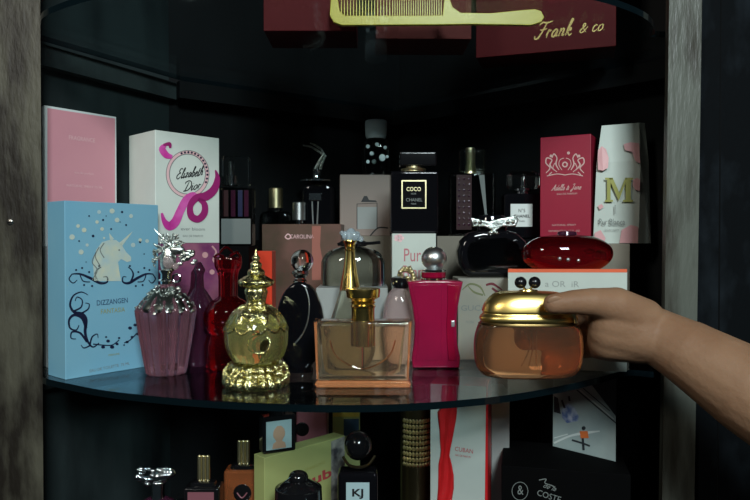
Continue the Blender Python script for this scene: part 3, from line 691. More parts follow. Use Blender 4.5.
t.lathe([(8, 290), (8, 288), (5.5, 286), (5.5, 274), (7, 272), (7, 270)], seg=24).lathe([(7, 281), (7.6, 280), (7, 279)], seg=24).emit('neck', M['chrome'])
t.lathe([(6, 271), (8, 262), (6, 252), (3, 246)], sm=4, seg=24, sy=.8, x=168).ball(176, 250, 6, sx=1.5, sz=.8, sy=.7).ball(186, 254, 4, sx=1.3, sz=.8, sy=.7)
t.tube([(172, 0, 247), (163, 0, 238), (154, 0, 229)], [2.2, 1.5, .4])
t.tube([(178, 1, 247), (180, -1, 240)], [1.6, .4]).tube([(174, -2, 246), (173, -3, 240)], [1.6, .4])
for i in range(85):
    a = rnd.random(); px = 152 + 30 * a + rnd.uniform(-3, 3); py = 262 - 24 * math.sin(a * 2.6) + rnd.uniform(-5, 8)
    rt = Matrix.Rotation(rnd.uniform(0, 3), 4, 'Y')
    t.ball(px, py, rnd.uniform(1.2, 2.2), y=rnd.uniform(-5, 5), sx=1.8, sy=.6, sz=.6, n=5, rot=rt)
for i in range(26):
    px = 182 + rnd.uniform(-8, 14); py = 257 + rnd.uniform(-7, 7)
    t.ball(px, py, rnd.uniform(1.5, 2.6), y=rnd.uniform(-5, 4), sx=1.3, sy=.6, sz=.8, n=5)
t.emit('unicorn_cap', M['silver'], autosm=25)
t.ball(170, 262, 5.5, y=-6, sy=.5, sz=1.3).ball(177, 266, 3.4, y=-6, sy=.5).emit('petal_ornament', M['pinkpale'])
t.tube([(178 + 4 * math.cos(k * .5236), -5, 278 + 4 * math.sin(k * .5236)) for k in range(13)], 1.1, sm=0).emit('ring', M['chrome'])
# dark purple bottle
t = Thing('perfume_bottle', 'dark purple bottle in the shade behind the fluted mauve bottle', 'bottle', 199, .690, 0)
t.lathe([(13, 365), (15, 360), (17, 325), (15, 305), (9, 294), (5, 288)], sm=3, flute=(10, .06), seg=60).emit('body', M['mauve_d'])
t.lathe([(5, 289), (4.4, 275), (6, 270), (2, 262)], sm=3, seg=20).emit('cap', M['mauve_d'])
# red ornate bottle
t = Thing('perfume_bottle', 'red glass bottle with flared red cap beside the green-gold ornate bottle', 'bottle', 228, .668, 0)
t.lathe([(19, 368), (22, 364), (23, 345), (20, 333), (23, 326), (23, 312), (18, 303), (11, 298), (9, 296)], sm=3, flute=(6, .05), seg=60).emit('body', M['redglass'])
t.lathe([(9, 297), (9, 280), (10, 272), (12, 268), (13, 262), (12, 257), (8, 260)], sm=2, flute=(6, .08), seg=48).emit('cap', M['redglass2'])
t.tube([(215, -4, 257), (220, -8, 254), (226, -11, 256)], 1.2).tube([(232, -10, 256), (238, -6, 252), (241, -2, 257)], 1.2).tube([(222, -9, 252), (228, -9, 247), (234, -7, 252)], 1.).emit('crown_ornament', M['redglass'])
for q in (-9, 0, 9): t.ball(228 + q, 320, 2.4, y=-22 + abs(q) * .3)
t.emit('studs', M['redglass2'])
# green gold ornate bottle
t = Thing('perfume_bottle', 'round green-gold ornate bottle with a tall finial stopper', 'bottle', 256, .590, 0)
t.lathe([(30, 385.5), (32, 383), (32.5, 379), (30, 375), (27, 371), (28, 367), (25, 363), (20, 361)], sm=3, flute=(22, .03), seg=132)
rnd = random.Random(11)
for i in range(260):
    a = rnd.uniform(0, 6.283); h = rnd.random(); r = 27 + 5.5 * math.sin(h * 3.0); t.ball(256 + r * math.cos(a), 364 + 19 * h, rnd.uniform(1.1, 1.9), y=r * math.sin(a), n=5)
t.emit('foot', M['ggold'], smooth=False)
t.lathe([(18, 363), (25, 359), (30, 348), (31.5, 336), (30, 323), (23, 313), (13, 307)], sm=4, seg=64, flute=(8, .02)).emit('body', M['olive'])
for k in range(12):
    a = k / 12 * 6.283; pts = []
    for j in range(7):
        b = a + j / 6 * 6.283 / 12; rr = 30 + 1.5 * math.sin(j / 6 * math.pi); pts.append((256 + rr * math.cos(b), rr * math.sin(b), 325 + 5 * math.sin(j / 6 * math.pi)))
    t.tube(pts, 1.3, sm=0, seg=6)
t.lathe([(28, 327), (28, 320), (23, 312), (15, 306), (11, 305)], sm=3, seg=72, flute=(12, .03))
for i in range(130):
    a = rnd.uniform(0, 6.283); h = rnd.random(); r = 13 + 15.5 * h; t.ball(256 + r * math.cos(a), 305.5 + 17 * h ** 1.6, rnd.uniform(1., 1.8), y=r * math.sin(a), sz=.8, n=5)
t.emit('filigree_shoulder', M['ggold'], autosm=25)
t.tube([(264 + 11 * math.cos(k * .5236), -28 - 1.2 * math.sin(k * .5236), 340 + 9 * math.sin(k * .5236)) for k in range(13)], .9, sm=0).emit('medallion_rim', M['ggold'])
t.ball(265, 341, 9, y=-25, sy=.5).emit('medallion', M['smoke'])
t.lathe([(12, 306), (9, 303), (10, 297), (11, 291), (10, 288), (16, 285), (17, 281), (13, 278), (8, 275), (6, 273)], sm=3, seg=48, flute=(8, .07))
t.ball(256, 297, 4, y=-9, sy=.5)
for k in range(14): t.ball(256 + 15.5 * math.cos(k * .4488), 284, 1.8, y=15.5 * math.sin(k * .4488), n=6)
t.emit('stopper', M['ggold'])
t.lathe([(8, 275), (8, 271), (5, 268), (5.5, 264), (3, 261), (4, 258), (2, 255), (.5, 249)], sm=3, seg=30, flute=(6, .08)).ball(256, 262, 3.4).emit('finial', M['ggold'])
# black disc bottle
t = Thing('perfume_bottle', 'flat round black bottle with a clear glass ball stopper', 'bottle', 300, .650, 0)
t.slab([(300 + 24 * math.cos(k * .1963), 326 + 45 * math.sin(k * .1963)) for k in range(32)], 17, bev=4, seg=4).emit('body', M['blackglass'])
t.lathe([(13, 372), (13, 368), (10, 364)], sy=.6, seg=30).emit('foot', M['blackglass'])
t.tube([(306, -9, 286), (310, -9.6, 300), (309, -9.8, 318), (304, -9.6, 332), (296, -9, 342)], .7).emit('seam', M['satin'])
t.lathe([(6, 284), (7, 281), (5, 278), (8, 275), (9, 272), (6, 270)], seg=28).emit('collar', M['clear'])
t.ball(302, 261, 11.5, n=32).emit('stopper', M['clear'])
# slim gold neck bottle
t = Thing('perfume_bottle', 'teardrop bottle with a slim tall gold neck and crystal top', 'bottle', 350, .685, 0)
t.lathe([(14, 365), (20, 362), (25, 350), (24, 334), (17, 312), (12, 296), (9, 286)], sm=4, sy=.7).emit('body', M['paleliq'])
t.lathe([(10.5, 290), (9, 282), (6.5, 268), (5, 254), (5, 245), (7, 241), (6, 240)], sm=3, seg=32)
for yy in (246, 250): t.lathe([(5, yy + 1), (6, yy), (5, yy - 1)], seg=28)
t.emit('neck', M['gold'])
for k in range(7):
    a = k / 7 * 6.283; t.ball(351 + 6 * math.cos(a), 236, 3.6, y=6 * math.sin(a), sz=1.4, n=10)
t.ball(351, 233, 5, n=12).ball(361, 239, 3, n=10).ball(342, 233, 2.4, n=8).emit('crystal_top', M['crystal'])
# dome bottle
t = Thing('perfume_bottle', 'wide dome-shaped glass bottle with dark liquid on the low pale box', 'bottle', 353, .765, zt(288, .725) + E)
bb = t.by
t.lathe([(30, bb), (32, bb - 2), (32, bb - 18), (31, bb - 26), (25, bb - 34), (14, bb - 38), (8, bb - 39)], sm=3, sy=.55, seg=48).emit('body', M['dome'])
t.lathe([(12, bb - 39), (14, bb - 40), (14, bb - 43), (11, bb - 45)], sm=2, sy=.6).tube([(338, -3, bb - 41), (350, -6, bb - 43), (366, -4, bb - 42), (380, 0, bb - 43)], 1.6).emit('cap', M['black'])
# peach bottle with gold stopper
t = Thing('perfume_bottle', 'wide rectangular peach bottle with a gold two-tier stopper', 'bottle', 363, .590, 0)
t.slab([(314.5, 320), (411.5, 320), (409.5, 340), (407.5, 360), (407.5, 378), (318, 378), (318.5, 360), (316.5, 340)], 30, bev=3, seg=3).emit('body', M['peach'])
t.slab([(321, 325), (405, 325), (403, 342), (401.5, 360), (400, 370), (390, 374), (336, 374), (326, 370), (324, 360), (322.5, 342)], 22, bev=4, seg=4).emit('liquid', M['innerliq'])
t.slab([(318, 378.2), (407.5, 378.2), (410.5, 382), (409, 385.2), (318, 385.2), (315.5, 382)], 30, bev=2, seg=3).emit('glass_base', M['orangeliq'], label='orange red base of the bottle')
t.slab([(315.3, 321), (318.3, 321), (319.8, 376), (317.6, 376)], 5, y=-13.4, bev=1).slab([(411, 321), (408, 321), (406, 376), (408, 376)], 5, y=-13.4, bev=1).emit('edge_strip', M['orangeliq'])
sm_ = [(331, 338), (336, 352), (349, 362), (363, 366), (377, 362), (390, 352), (395, 338)]
t.tube([(x, -15.2, y) for x, y in sm_], .8).emit('arc_moulding', M['peach2'])
t.lathe([(7, 336), (7, 346)], seg=20).tube([(363, 0, 345), (363, 0, 368)], 1.2, sm=0).emit('dip_tube', M['clear'])
t.lathe([(11.5, 320), (11.5, 308), (12.8, 306), (11.2, 304), (13, 302), (11, 300.5), (16.5, 297), (17.2, 291), (17, 288.6), (12, 288)], seg=40)
t.lathe([(12, 345), (12.2, 322), (11, 319)], seg=40).emit('stopper', M['gold'])
# bead-capped pale bottle
t = Thing('perfume_bottle', 'small round pale pink bottle with a beaded silver cap', 'bottle', 401, .706, 0)
t.lathe([(11, 361), (15, 357), (18, 335), (18, 312), (14, 296), (8, 288), (6, 286)], sm=4, sy=.75).emit('body', M['pinkpale'])
t.lathe([(7, 288), (10, 284), (10, 278), (6, 276)], seg=24).emit('collar', M['black'])
rnd = random.Random(5)
for i in range(34):
    a = rnd.uniform(0, 6.283); h = rnd.random(); r = 12 - 7 * h
    t.ball(405 + r * math.cos(a), 283 - 15 * h, rnd.uniform(1.7, 2.8), y=r * math.sin(a), n=8)
t.emit('beads', M['pgold'])
# magenta lacquer bottle
t = Thing('perfume_bottle', 'opaque magenta bottle with a silver ball cap', 'bottle', 433.5, .678, 0)
out = [(407, 281), (424, 279.5), (444, 279.5), (461.5, 281), (459, 292), (456.5, 306), (455, 322), (456, 342), (459, 356), (458, 366), (412, 366), (411, 356), (413, 342), (414, 322), (412, 306), (409, 292)]
t.slab(out, 27, bev=2.2, seg=4).emit('body', M['magenta'])
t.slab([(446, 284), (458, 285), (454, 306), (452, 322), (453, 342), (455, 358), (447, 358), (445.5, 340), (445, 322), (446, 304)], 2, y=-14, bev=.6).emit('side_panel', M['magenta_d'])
t.slab([(411, 284), (440, 284), (440, 358), (415, 358), (417, 342), (418, 322), (416, 306)], .8, y=-13.7, bev=.3).emit('front_panel', M['magenta'])
t.box(449.5, 453, 319, 325, 1, y=-15.2).emit('emblem', M['satin'])
t.lathe([(13, 279.8), (13, 278), (11, 276.5)], seg=36).lathe([(9, 271.8), (12.5, 271), (12.5, 269.5), (9, 268.5)], seg=36).emit('collar', M['chrome'])
t.lathe([(12.3, 277), (12.3, 272)], seg=36).emit('neck_band', M['magenta_d'])
t.ball(434, 258.5, 12.8, n=40, sz=.93).emit('cap', M['satin'])
# tiered bottles of the back row
t = Thing('perfume_bottle', 'clear bottle with a glass cap and silver collar right of the ribbon-printed box', 'bottle', 238, .80, zt(246, .80), )
UPLV = zt(246, .80)
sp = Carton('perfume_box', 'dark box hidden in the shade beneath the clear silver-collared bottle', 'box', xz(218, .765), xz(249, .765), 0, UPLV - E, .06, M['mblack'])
t.box(222, 254, 188, t.by, 18, bev=2).emit('body', M['smoke'])
t.box(223.5, 252.5, 219, t.by - 2, 1, y=-9.3, bev=.3).emit('frosted_band', M['frost'])
for i, (x, mt) in enumerate(((226, 'rosel'), (233, 'mauve_d'), (240, 'navy'), (246, 'mauve_d'))): t.box(x, x + 4.5, 191, 217, 1, y=-9.2, bev=.2).emit('stripe', M[mt if mt != 'rosel' else 'plate'])
t.lathe([(6, 186), (6, 176), (3, 175), (3, 162), (2, 161)], x=232, seg=24).emit('collar', M['chrome'])
t.box(223, 250, 157, 186, 15, bev=2).emit('cap', M['clear'])
def tallbottle(label, cx, Y, zb, bw, btop, ctop, cw, bodym, capm, colm='pgold', p=4, sy=.5, over='smoke'):
    t = Thing('perfume_bottle', label, 'bottle', cx, Y, zb); b = t.by
    t.lathe([(bw * .9, b), (bw, b - 2), (bw, btop + 4), (bw * .8, btop), (cw * .8, btop - 1)], p=p, sy=sy, seg=48).emit('body', M[bodym])
    t.lathe([(cw * .7, btop), (cw * .7, btop - 4)], seg=24).emit('collar', M[colm])
    t.lathe([(cw, btop - 4), (cw, ctop + 1), (cw * .8, ctop)], seg=28).emit('cap', M[capm])
    return t
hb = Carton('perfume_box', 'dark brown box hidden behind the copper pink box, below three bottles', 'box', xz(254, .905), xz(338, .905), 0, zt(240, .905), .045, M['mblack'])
zhb = zt(240, .905) + E
t = tallbottle('slender bottle with a pale gold cylinder cap left of the tall black bottle', 276, .925, zhb, 16, 212, 188, 7, 'smoke', 'pgold', 'black')

t = tallbottle('small bottle with a short ribbed pale green cap between two taller ones', 299, .918, zhb, 12, 224, 202, 6.5, 'smoke', 'satin', 'chrome')

# tall black bottle with stiletto-leg sprayer
t = Thing('perfume_bottle', 'tall black bottle with a bent silver leg-shaped sprayer on top', 'bottle', 319, .935, zhb)
t.lathe([(15, t.by), (17, t.by - 2), (17, 190), (13, 184), (8, 183)], p=4, sy=.5, seg=48).emit('body', M['blackglass'])
t.lathe([(9, 183), (17, 182), (17, 180.5), (6, 180), (4.5, 178), (4.5, 172), (6, 170), (3, 169)], x=317, seg=30).emit('collar', M['chrome'])
t.tube([(315, 0, 170), (319, 0, 162), (323.5, 0, 155), (318, 0, 151), (311, 0, 147), (303, 0, 145.5)], [1.6, 1.7, 1.4, 1.2, 1., .7], sm=0)
t.tube([(320, 2, 170), (322, 2, 163), (325, 2, 156), (321, 2, 149), (315, 2, 145), (310, 2, 143)], [1.6, 1.6, 1.4, 1.2, 1., .6], sm=0).emit('leg_sprayer', M['silver'])
t.box(310, 322, 194, 201, 2, y=-9, bev=.3).emit('plate', M['chrome'])
t.tube([(313, -9, 202), (314, -9, 226)], .8, sm=0).tube([(319, -9, 202), (318, -9, 226)], .8, sm=0).emit('stripe', M['satin'])
# small dotted bottle on beige box
t = Thing('perfume_bottle', 'small dotted glass bottle with a frosted pale cap, on the beige box', 'bottle', 376, .90, zt(175, .88) + E)
b = t.by
t.lathe([(12, b), (14, b - 3), (14, 148), (11, 141), (8, 139)], sm=2, p=3, sy=.7).emit('body', M['smoke'])
for x, y, r in ((368, 148, 2), (377, 146, 2), (385, 149, 1.8), (372, 155, 2.4), (382, 159, 3.6), (374, 163, 2.4), (387, 158, 1.6), (368, 163, 1.8)):
    if y < b - 3: t.ball(x, y, r, y=-9.6, sy=.15, n=10)
t.emit('dots', M['capwhite'])
t.lathe([(9, 139), (10.5, 136), (11, 124), (10, 121), (6, 120.5)], sm=2, seg=32).emit('cap', M['capwhite'])
# square black bottle
t = Thing('perfume_bottle', 'square black bottle with a gold-framed label', 'bottle', 413.5, .762, zt(233.5, .735) + E)
t.box(390.5, 437.5, 172, t.by, 20, bev=2.5, seg=3).emit('body', M['blackglass'])
t.lathe([(11, 172), (11, 169), (7, 168.6), (7, 166)], seg=36).lathe([(12, 171), (12.5, 170), (12, 169)], seg=36).emit('collar', M['pgold'])
t.box(399, 436, 152.5, 167, 16, bev=2, seg=3).emit('cap', M['black'])
lb = t.box(401.5, 425, 182, 208.5, .8, y=-10.2, bev=.1).emit('label', M['black'])
for a in ((401, 425.5, 181.3, 182.5), (401, 425.5, 208, 209.2), (401, 402.2, 182.5, 208), (424.3, 425.5, 182.5, 208)): t.box(*a, .6, y=-10.8, bev=0)
t.emit('label_frame', M['pgold'])
t.text('COCO', 413, 190, 14, -10.9, 4).emit('lettering', M['pgold'])
t.text('NOIR', 413, 194.5, 5, -10.9, 1.8).text('CHANEL', 413.5, 200.5, 16, -10.9, 3.2).text('PARIS', 413, 204.5, 5, -10.9, 1.6).emit('lettering', M['inkgrey'])
# pink-centred bottle
t = Thing('perfume_bottle', 'dark glass bottle with a pink patterned centre and pale gold neck', 'bottle', 471.5, .855, zt(236, .83) + E)
t.box(449, 494, 174, t.by, 20, bev=2.5, seg=3).emit('body', M['smoke'])
t.box(455, 470, 176, 230, .8, y=-10.4, bev=.1).emit('label', M['plate'])
for r_ in range(9):
    for c_ in range(3): t.ball(457.5 + c_ * 5, 180 + r_ * 5.6, 1.2, y=-11, sy=.2, n=6)
t.emit('dots', M['mauve_d'])
t.slab([(477, 176), (482.5, 176), (485, 215), (483, 215)], .8, y=-10.5, bev=.1).emit('light_stripe', M['frost'])
t.lathe([(6, 174), (5, 166), (4.5, 165), (5, 150), (4, 148)], x=470, seg=28).emit('sprayer', M['pgold'])
t.box(459, 485, 150, 172, 15, bev=3, seg=3).emit('cap', M['dome'])
# clear bottle with white label
t = Thing('perfume_bottle', 'dark square bottle with a faceted clear cap and white label', 'bottle', 521, .825, zt(239, .80) + E)
t.box(502.5, 540, 194, t.by, 18, bev=2.5, seg=3).emit('body', M['blackglass'])
t.lathe([(7, 194), (7, 192), (9, 191), (9, 189)], x=523, seg=28).lathe([(3, 190), (3, 178), (1.5, 176)], x=523, seg=20).emit('sprayer', M['chrome'])
t.box(507, 539, 172, 189.5, 15, bev=3.5, seg=1).emit('cap', M['clear'], smooth=False)
t.box(508.5, 530, 204.5, 227, .8, y=-9.4, bev=.1).emit('label', M['white2'])
t.text('N°5', 519.5, 211, 6.5, -10, 3.6).text('CHANEL', 519.5, 216.5, 16, -10, 3, bold=.02).text('PARIS', 519.5, 221.5, 5.5, -10, 1.5).emit('lettering', M['ink'])
# black round bottle with bow
t = Thing('perfume_bottle', 'rounded smoky black bottle with a silver bow clasp, on the floral box', 'bottle', 492, .745, zt(278.5, .715) + E)
b = t.by
t.slab([(470, b), (463, b - 4), (457.5, b - 14), (456.5, b - 26), (460, b - 36), (468, b - 44), (480, b - 47), (502, b - 47), (515, b - 44), (524, b - 36), (527, b - 26), (526, b - 14), (521, b - 4), (514, b)], 24, bev=6, seg=5).emit('body', M['blackglass'])
t.slab([(471, b - 8), (466, b - 16), (465, b - 26), (469, b - 34), (478, b - 39), (504, b - 39), (514, b - 34), (519, b - 26), (518, b - 16), (513, b - 8)], 1.6, y=-12.4, bev=.6).emit('front_panel', M['smoke'])
t.slab([(469, 218), (478, 220), (487, 222), (497, 219), (513, 216), (516, 220), (513, 227), (500, 227), (494, 231), (497, 234), (486, 234), (489, 230), (482, 227), (471, 227)], 5, y=-11, bev=1.2)
for x in (473, 478, 505, 510): t.ball(x, 222.5, 2.2, y=-13.5, n=8)
for x in (487, 490.5, 494): t.ball(x, 233, 1.6, y=-13.5, n=8)
t.emit('bow_clasp', M['silver'])
t.lathe([(14, 231), (15, 229), (13, 217), (10, 215)], sm=2, sy=.6, x=492).emit('cap', M['blackglass'])
# ruby oval bottle
t = Thing('perfume_bottle', 'wide ruby red oval bottle lying below the crimson box', 'bottle', 567, .684, zt(271.5, .65) + E)
b = t.by
t.lathe([(26, b), (34, b - 1.5), (43, b - 9), (45.5, b - 17), (42, b - 25), (30, b - 32), (18, b - 34.5), (13, b - 35)], sm=5, sy=.55, seg=64).emit('body', M['redglass2'])
t.lathe([(10, b - 35), (9, b - 38), (6, b - 39)], sy=.7, seg=24).emit('collar', M['mauve_d'])
t.ball(592, b - 15, 5, y=-21, sy=.3, sx=1.4).ball(582, b - 19, 4, y=-22, sy=.3, sx=1.3, sz=.6).emit('jewel', M['clear'])
for x in (553, 561, 571): t.ball(x, b - 11 + (x - 561) * .1, 2., y=-23.5, n=10)
t.emit('studs', M['satin'])

# ---------------------------------------------------------------- the held bottle
HY = .570
t = Thing('perfume_bottle', 'peach bottle with a gold dome cap and two black beads, held in the hand', 'bottle', 528.5, HY, zt(376, HY))
t.lathe([(40, 376), (47, 373.5), (52.5, 364), (54.2, 348), (53, 334), (49, 323), (45, 319.5), (42, 319)], sm=4, p=2.6, sy=.46, seg=80).emit('body', M['peach2'])
t.lathe([(38, 371), (45, 367), (49, 358), (50, 346), (48.5, 334), (45, 327), (40, 325)], sm=4, p=2.6, sy=.42, seg=80).emit('liquid', M['innerliq'])
t.lathe([(47, 325), (50, 323.5), (47, 321), (46.5, 319)], p=2.6, sy=.47, seg=80).emit('rim', M['dgold'])
t.lathe([(47, 321), (48.5, 319), (48, 316), (45, 312.5), (46, 310.5), (43.5, 303), (37, 295.5), (29, 292), (10, 290.8)], sm=4, p=2.6, sy=.50, seg=80).emit('cap', M['satingold'])
t.lathe([(10, 292), (9, 289.8), (3, 289)], seg=28, sy=.6).emit('cap_stud', M['gold'])
t.tube([(521, -1, 283), (524, -1, 288), (527.5, -1, 291)], 1.1).tube([(534, -1, 283), (531, -1, 288), (527.5, -1, 291)], 1.1).emit('bead_stem', M['gold'])
for x in (520.5, 534.5): t.ball(x, 282.5, 6., y=-1, n=24).emit('bead', M['ballblack'])
t.tube([(566, -23, 307), (567.5, -23.5, 313), (569.5, -23, 320)], 1.9).emit('clasp', M['pgold'])
for dx in (-9, -3, 3): t.tube([(528 + dx, -23, 327), (529 + dx * .5, -24.4, 342), (527 + dx * 1.2, -24, 362)], .6)
t.emit('pleats', M['peach'])

# ---------------------------------------------------------------- hand and forearm
def capsules(caps):
    bm = bmesh.new()
    for (p0, r0, p1, r1) in caps:
        n = 10
        a = Vector(p0); b = Vector(p1)
        d = b - a; L = d.length
        bmesh.ops.create_uvsphere(bm, u_segments=20, v_segments=12, radius=r0, matrix=Matrix.Translation(a))
        bmesh.ops.create_uvsphere(bm, u_segments=20, v_segments=12, radius=r1, matrix=Matrix.Translation(b))
        if L > 1e-5: sweep(bm, [a, b], [r0, r1], 20)
    return bm
P = U
caps = []
def chain(pts):
    for i in range(len(pts) - 1):
        (a, ra), (b, rb) = pts[i], pts[i + 1]
        caps.append((P(*a), ra, P(*b), rb))
chain([((1010, 575, .40), .041), ((880, 468, .455), .042), ((750, 391, .505), .0345), ((690, 354, .533), .0275), ((655, 335, .552), .0235), ((632, 328, .560), .0235)])
caps_arm2 = [((1180, 760, .30), .050)]
chain([((1010, 575, .40), .043), ((1180, 760, .34), .047)])
# palm
for a, b, r0, r1 in (((645, 322, .568), (594, 309, .598), .017, .0125), ((645, 330, .566), (592, 321, .604), .0175, .0125), ((645, 338, .562), (594, 334, .604), .017, .012), ((645, 344, .556), (600, 346, .598), .016, .011)):
    chain([(a, r0), (b, r1)])
# heel and thenar
chain([((642, 332, .551), .0225), ((612, 322, .551), .0200), ((606, 320, .562), .0150)])
chain([((640, 336, .549), .0210), ((610, 332, .552), .0185), ((604, 331, .566), .0140)])
chain([((640, 341, .552), .0195), ((608, 340, .556), .0175), ((602, 340, .572), .0130)])
chain([((643, 346, .553), .0150), ((610, 349, .560), .0110), ((597, 347, .580), .0105)])
# thumb
chain([((642, 320, .550), .0190), ((616, 306, .543), .0160), ((594, 302, .5385), .0120), ((574, 302, .5370), .0103), ((553, 304, .5372), .0084)])
# four fingers round the back
chain([((594, 309, .598), .0115), ((566, 304, .611), .0092), ((543, 306, .6105), .0082), ((524, 308, .607), .0072)])
chain([((592, 321, .604), .0115), ((560, 320, .6145), .0094), ((534, 321, .6135), .0084), ((512, 323, .608), .0074)])
chain([((594, 334, .604), .0110), ((563, 336, .6135), .0088), ((540, 338, .612), .0080), ((521, 340, .608), .0070)])
chain([((600, 346, .598), .0100), ((574, 351, .609), .0080), ((556, 353, .610), .0072), ((541, 354, .608), .0062)])
bm = capsules(caps)
tmp = link('t', bm, M['skin'])
rm = tmp.modifiers.new('r', 'REMESH'); rm.mode = 'VOXEL'; rm.voxel_size = .0016; rm.use_smooth_shade = True
smo = tmp.modifiers.new('s', 'SMOOTH'); smo.iterations = 9; smo.factor = .5
bpy.context.view_layer.update()
me = bpy.data.meshes.new_from_object(tmp.evaluated_get(bpy.context.evaluated_depsgraph_get()))
me.materials.clear(); me.materials.append(M['skin'])
for p in me.polygons: p.use_smooth = True
bpy.data.objects.remove(tmp)
person = bpy.data.objects.new('person', me); COL.objects.link(person)
bm = bmesh.new(); bmesh.ops.create_uvsphere(bm, u_segments=16, v_segments=10, radius=1, matrix=Matrix.Translation(P(555, 301.0, .5313)) @ Matrix.Rotation(-.08, 4, 'Y') @ Matrix.Rotation(.45, 4, 'X') @ Matrix.Diagonal((.0062, .0016, .0046, 1)))
link('thumbnail', bm, M['nail'], person)
tag(person, 'bare forearm and hand reaching in from the right, gripping the gold-capped bottle', 'person')

# ---------------------------------------------------------------- upper shelf
UZ = UPZ + E
bA = Carton('gift_box', 'dark burgundy box at the left on the upper glass shelf', 'box', xz(264, .665), xz(356, .665), UZ, UZ + .09, .06, M['burg'])
bB = Carton('gift_box', 'brownish burgundy box behind the comb handle on the upper glass shelf', 'box', xz(376, .690), xz(471, .692), UZ, UZ + .10, .06, M['burg2'])
bC = Carton('gift_box', 'burgundy box lettered Frank & co. in gold on the upper glass shelf', 'box', G(476, 58, UPZ)[:2], G(616, 46, UPZ)[:2], UZ, UZ + .11, .05, M['burg'])
bm = bmesh.new(); bC.script(bm, 'Frank', 533.5, 39, 38, 7.6, 1.5, rise=.10); bC.script(bm, '& co.', 579, 33, 27, 6.2, 1.1, rise=.12); bC.emit('lettering', bm, M['inkgold'])
# comb
t = Thing('comb', 'yellow plastic comb with a handle, upright on the upper glass shelf', 'comb', 437, .650, UZ)
z0 = t.by
t.slab([(331, z0 - 25), (330, z0 - 10), (334, z0 - 3), (342, z0), (440, z0 - .5), (470, z0 - 1), (500, z0 - .5), (530, z0), (540, z0 - 3), (543, z0 - 8), (540, z0 - 14), (534, z0 - 16), (520, z0 - 15), (490, z0 - 12), (460, z0 - 12.5), (452, z0 - 18), (449, z0 - 27), (444, z0 - 30), (442, z0 - 10), (420, z0 - 9.5), (345, z0 - 9.5), (340, z0 - 14), (338, z0 - 27)], 5, bev=.8, seg=2).emit('spine_and_handle', M['comb'])
for i in range(17): t.slab([(341 + i * 3.0, z0 - 9), (342.3 + i * 3.0, z0 - 9), (342.0 + i * 3.0, z0 - 27), (341.3 + i * 3.0, z0 - 27)], 2.6, bev=0)
for i in range(22): t.slab([(392 + i * 2.3, z0 - 9), (393.1 + i * 2.3, z0 - 9), (392.9 + i * 2.3, z0 - 27), (392.2 + i * 2.3, z0 - 27)], 2.6, bev=0)
t.emit('teeth', M['comb'])
# lean the comb back against the burgundy boxes
t.o.rotation_euler.x = -.0

# ---------------------------------------------------------------- lower shelf
LZ = LOWZ + E
t = Thing('perfume_bottle', 'bottle with a chrome horse head cap, leftmost along the bottom', 'bottle', 157, .625, LZ); b = t.by
t.lathe([(22, b), (24, b - 4), (24, 520), (18, 504), (8, 498)], sm=3, sy=.7).emit('body', M['mauve_d'])
t.lathe([(7, 499), (6, 494), (6.5, 484), (5, 482)], seg=28).emit('collar', M['chrome'])
t.ball(158, 478, 7, sx=1.6, sz=.8, sy=.8).ball(146, 480, 5, sx=1.5, sz=.7, sy=.8).ball(168, 474, 5, sx=1.4, sz=.9, sy=.8)
rnd = random.Random(9)
for i in range(40): t.ball(156 + rnd.uniform(-18, 18), 476 + rnd.uniform(-7, 7), rnd.uniform(1.4, 2.4), y=rnd.uniform(-7, 3), sx=1.5, n=8)
t.tube([(160, 0, 474), (166, 0, 467)], [1.6, .4]).emit('horse_cap', M['chrome'])
for label, cx, Y, ct, bt, bw, bmn, lm in (('dark bottle with a slim gold cap and mauve label, right of the chrome horse cap', 203, .635, 456, 482, 18, 'black', 'rosel'), ('amber brown bottle with a slim gold cap and round black emblem', 243, .665, 441, 465, 18, 'brownliq', None)):
    t = Thing('perfume_bottle', label, 'bottle', cx, Y, LZ); b = t.by
    t.box(cx - bw, cx + bw, bt + 3, b, 22, bev=3, seg=3).emit('body', M[bmn])
    t.lathe([(13, bt + 4), (12, bt), (6, bt - 2)], p=4, sy=.6).emit('shoulder', M['black'])
    for dx in (-4, 0, 4): t.lathe([(2.4, bt), (2.4, ct + 1), (1.6, ct)], x=cx + dx, seg=14)
    t.emit('cap', M['pgold'])
    if lm: t.box(cx - 13, cx + 13, 489, 540, 1, y=-11.4, bev=.2).emit('label', M[lm])
    else: t.ball(cx + 1, 490, 9, y=-11, sy=.12).emit('emblem', M['black']); t.tube([(cx - 4, -12.6, 489), (cx + 1, -13, 494), (cx + 6, -12.6, 489)], .7).emit('smile_mark', M['rosel'])
# yellow green box
a_ = xz(264, .625); b_ = xz(345, .698)
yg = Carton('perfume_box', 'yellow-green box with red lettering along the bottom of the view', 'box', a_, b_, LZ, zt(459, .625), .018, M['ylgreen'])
bm = bmesh.new(); yg.poly(bm, [(331, 441.5), (344.6, 436), (344.6, 640), (331, 640)]); yg.emit('marbled_strip', bm, M['pattern'])
bm = bmesh.new(); yg.text(bm, 'hub', 317, 478, 30, 10, bold=.03, rot=.08); yg.emit('lettering', bm, M['inkred'])
bm = bmesh.new(); yg.text(bm, 'SPARKLING', 315, 466, 20, 3, rot=.1); yg.emit('lettering', bm, M['inkol'])
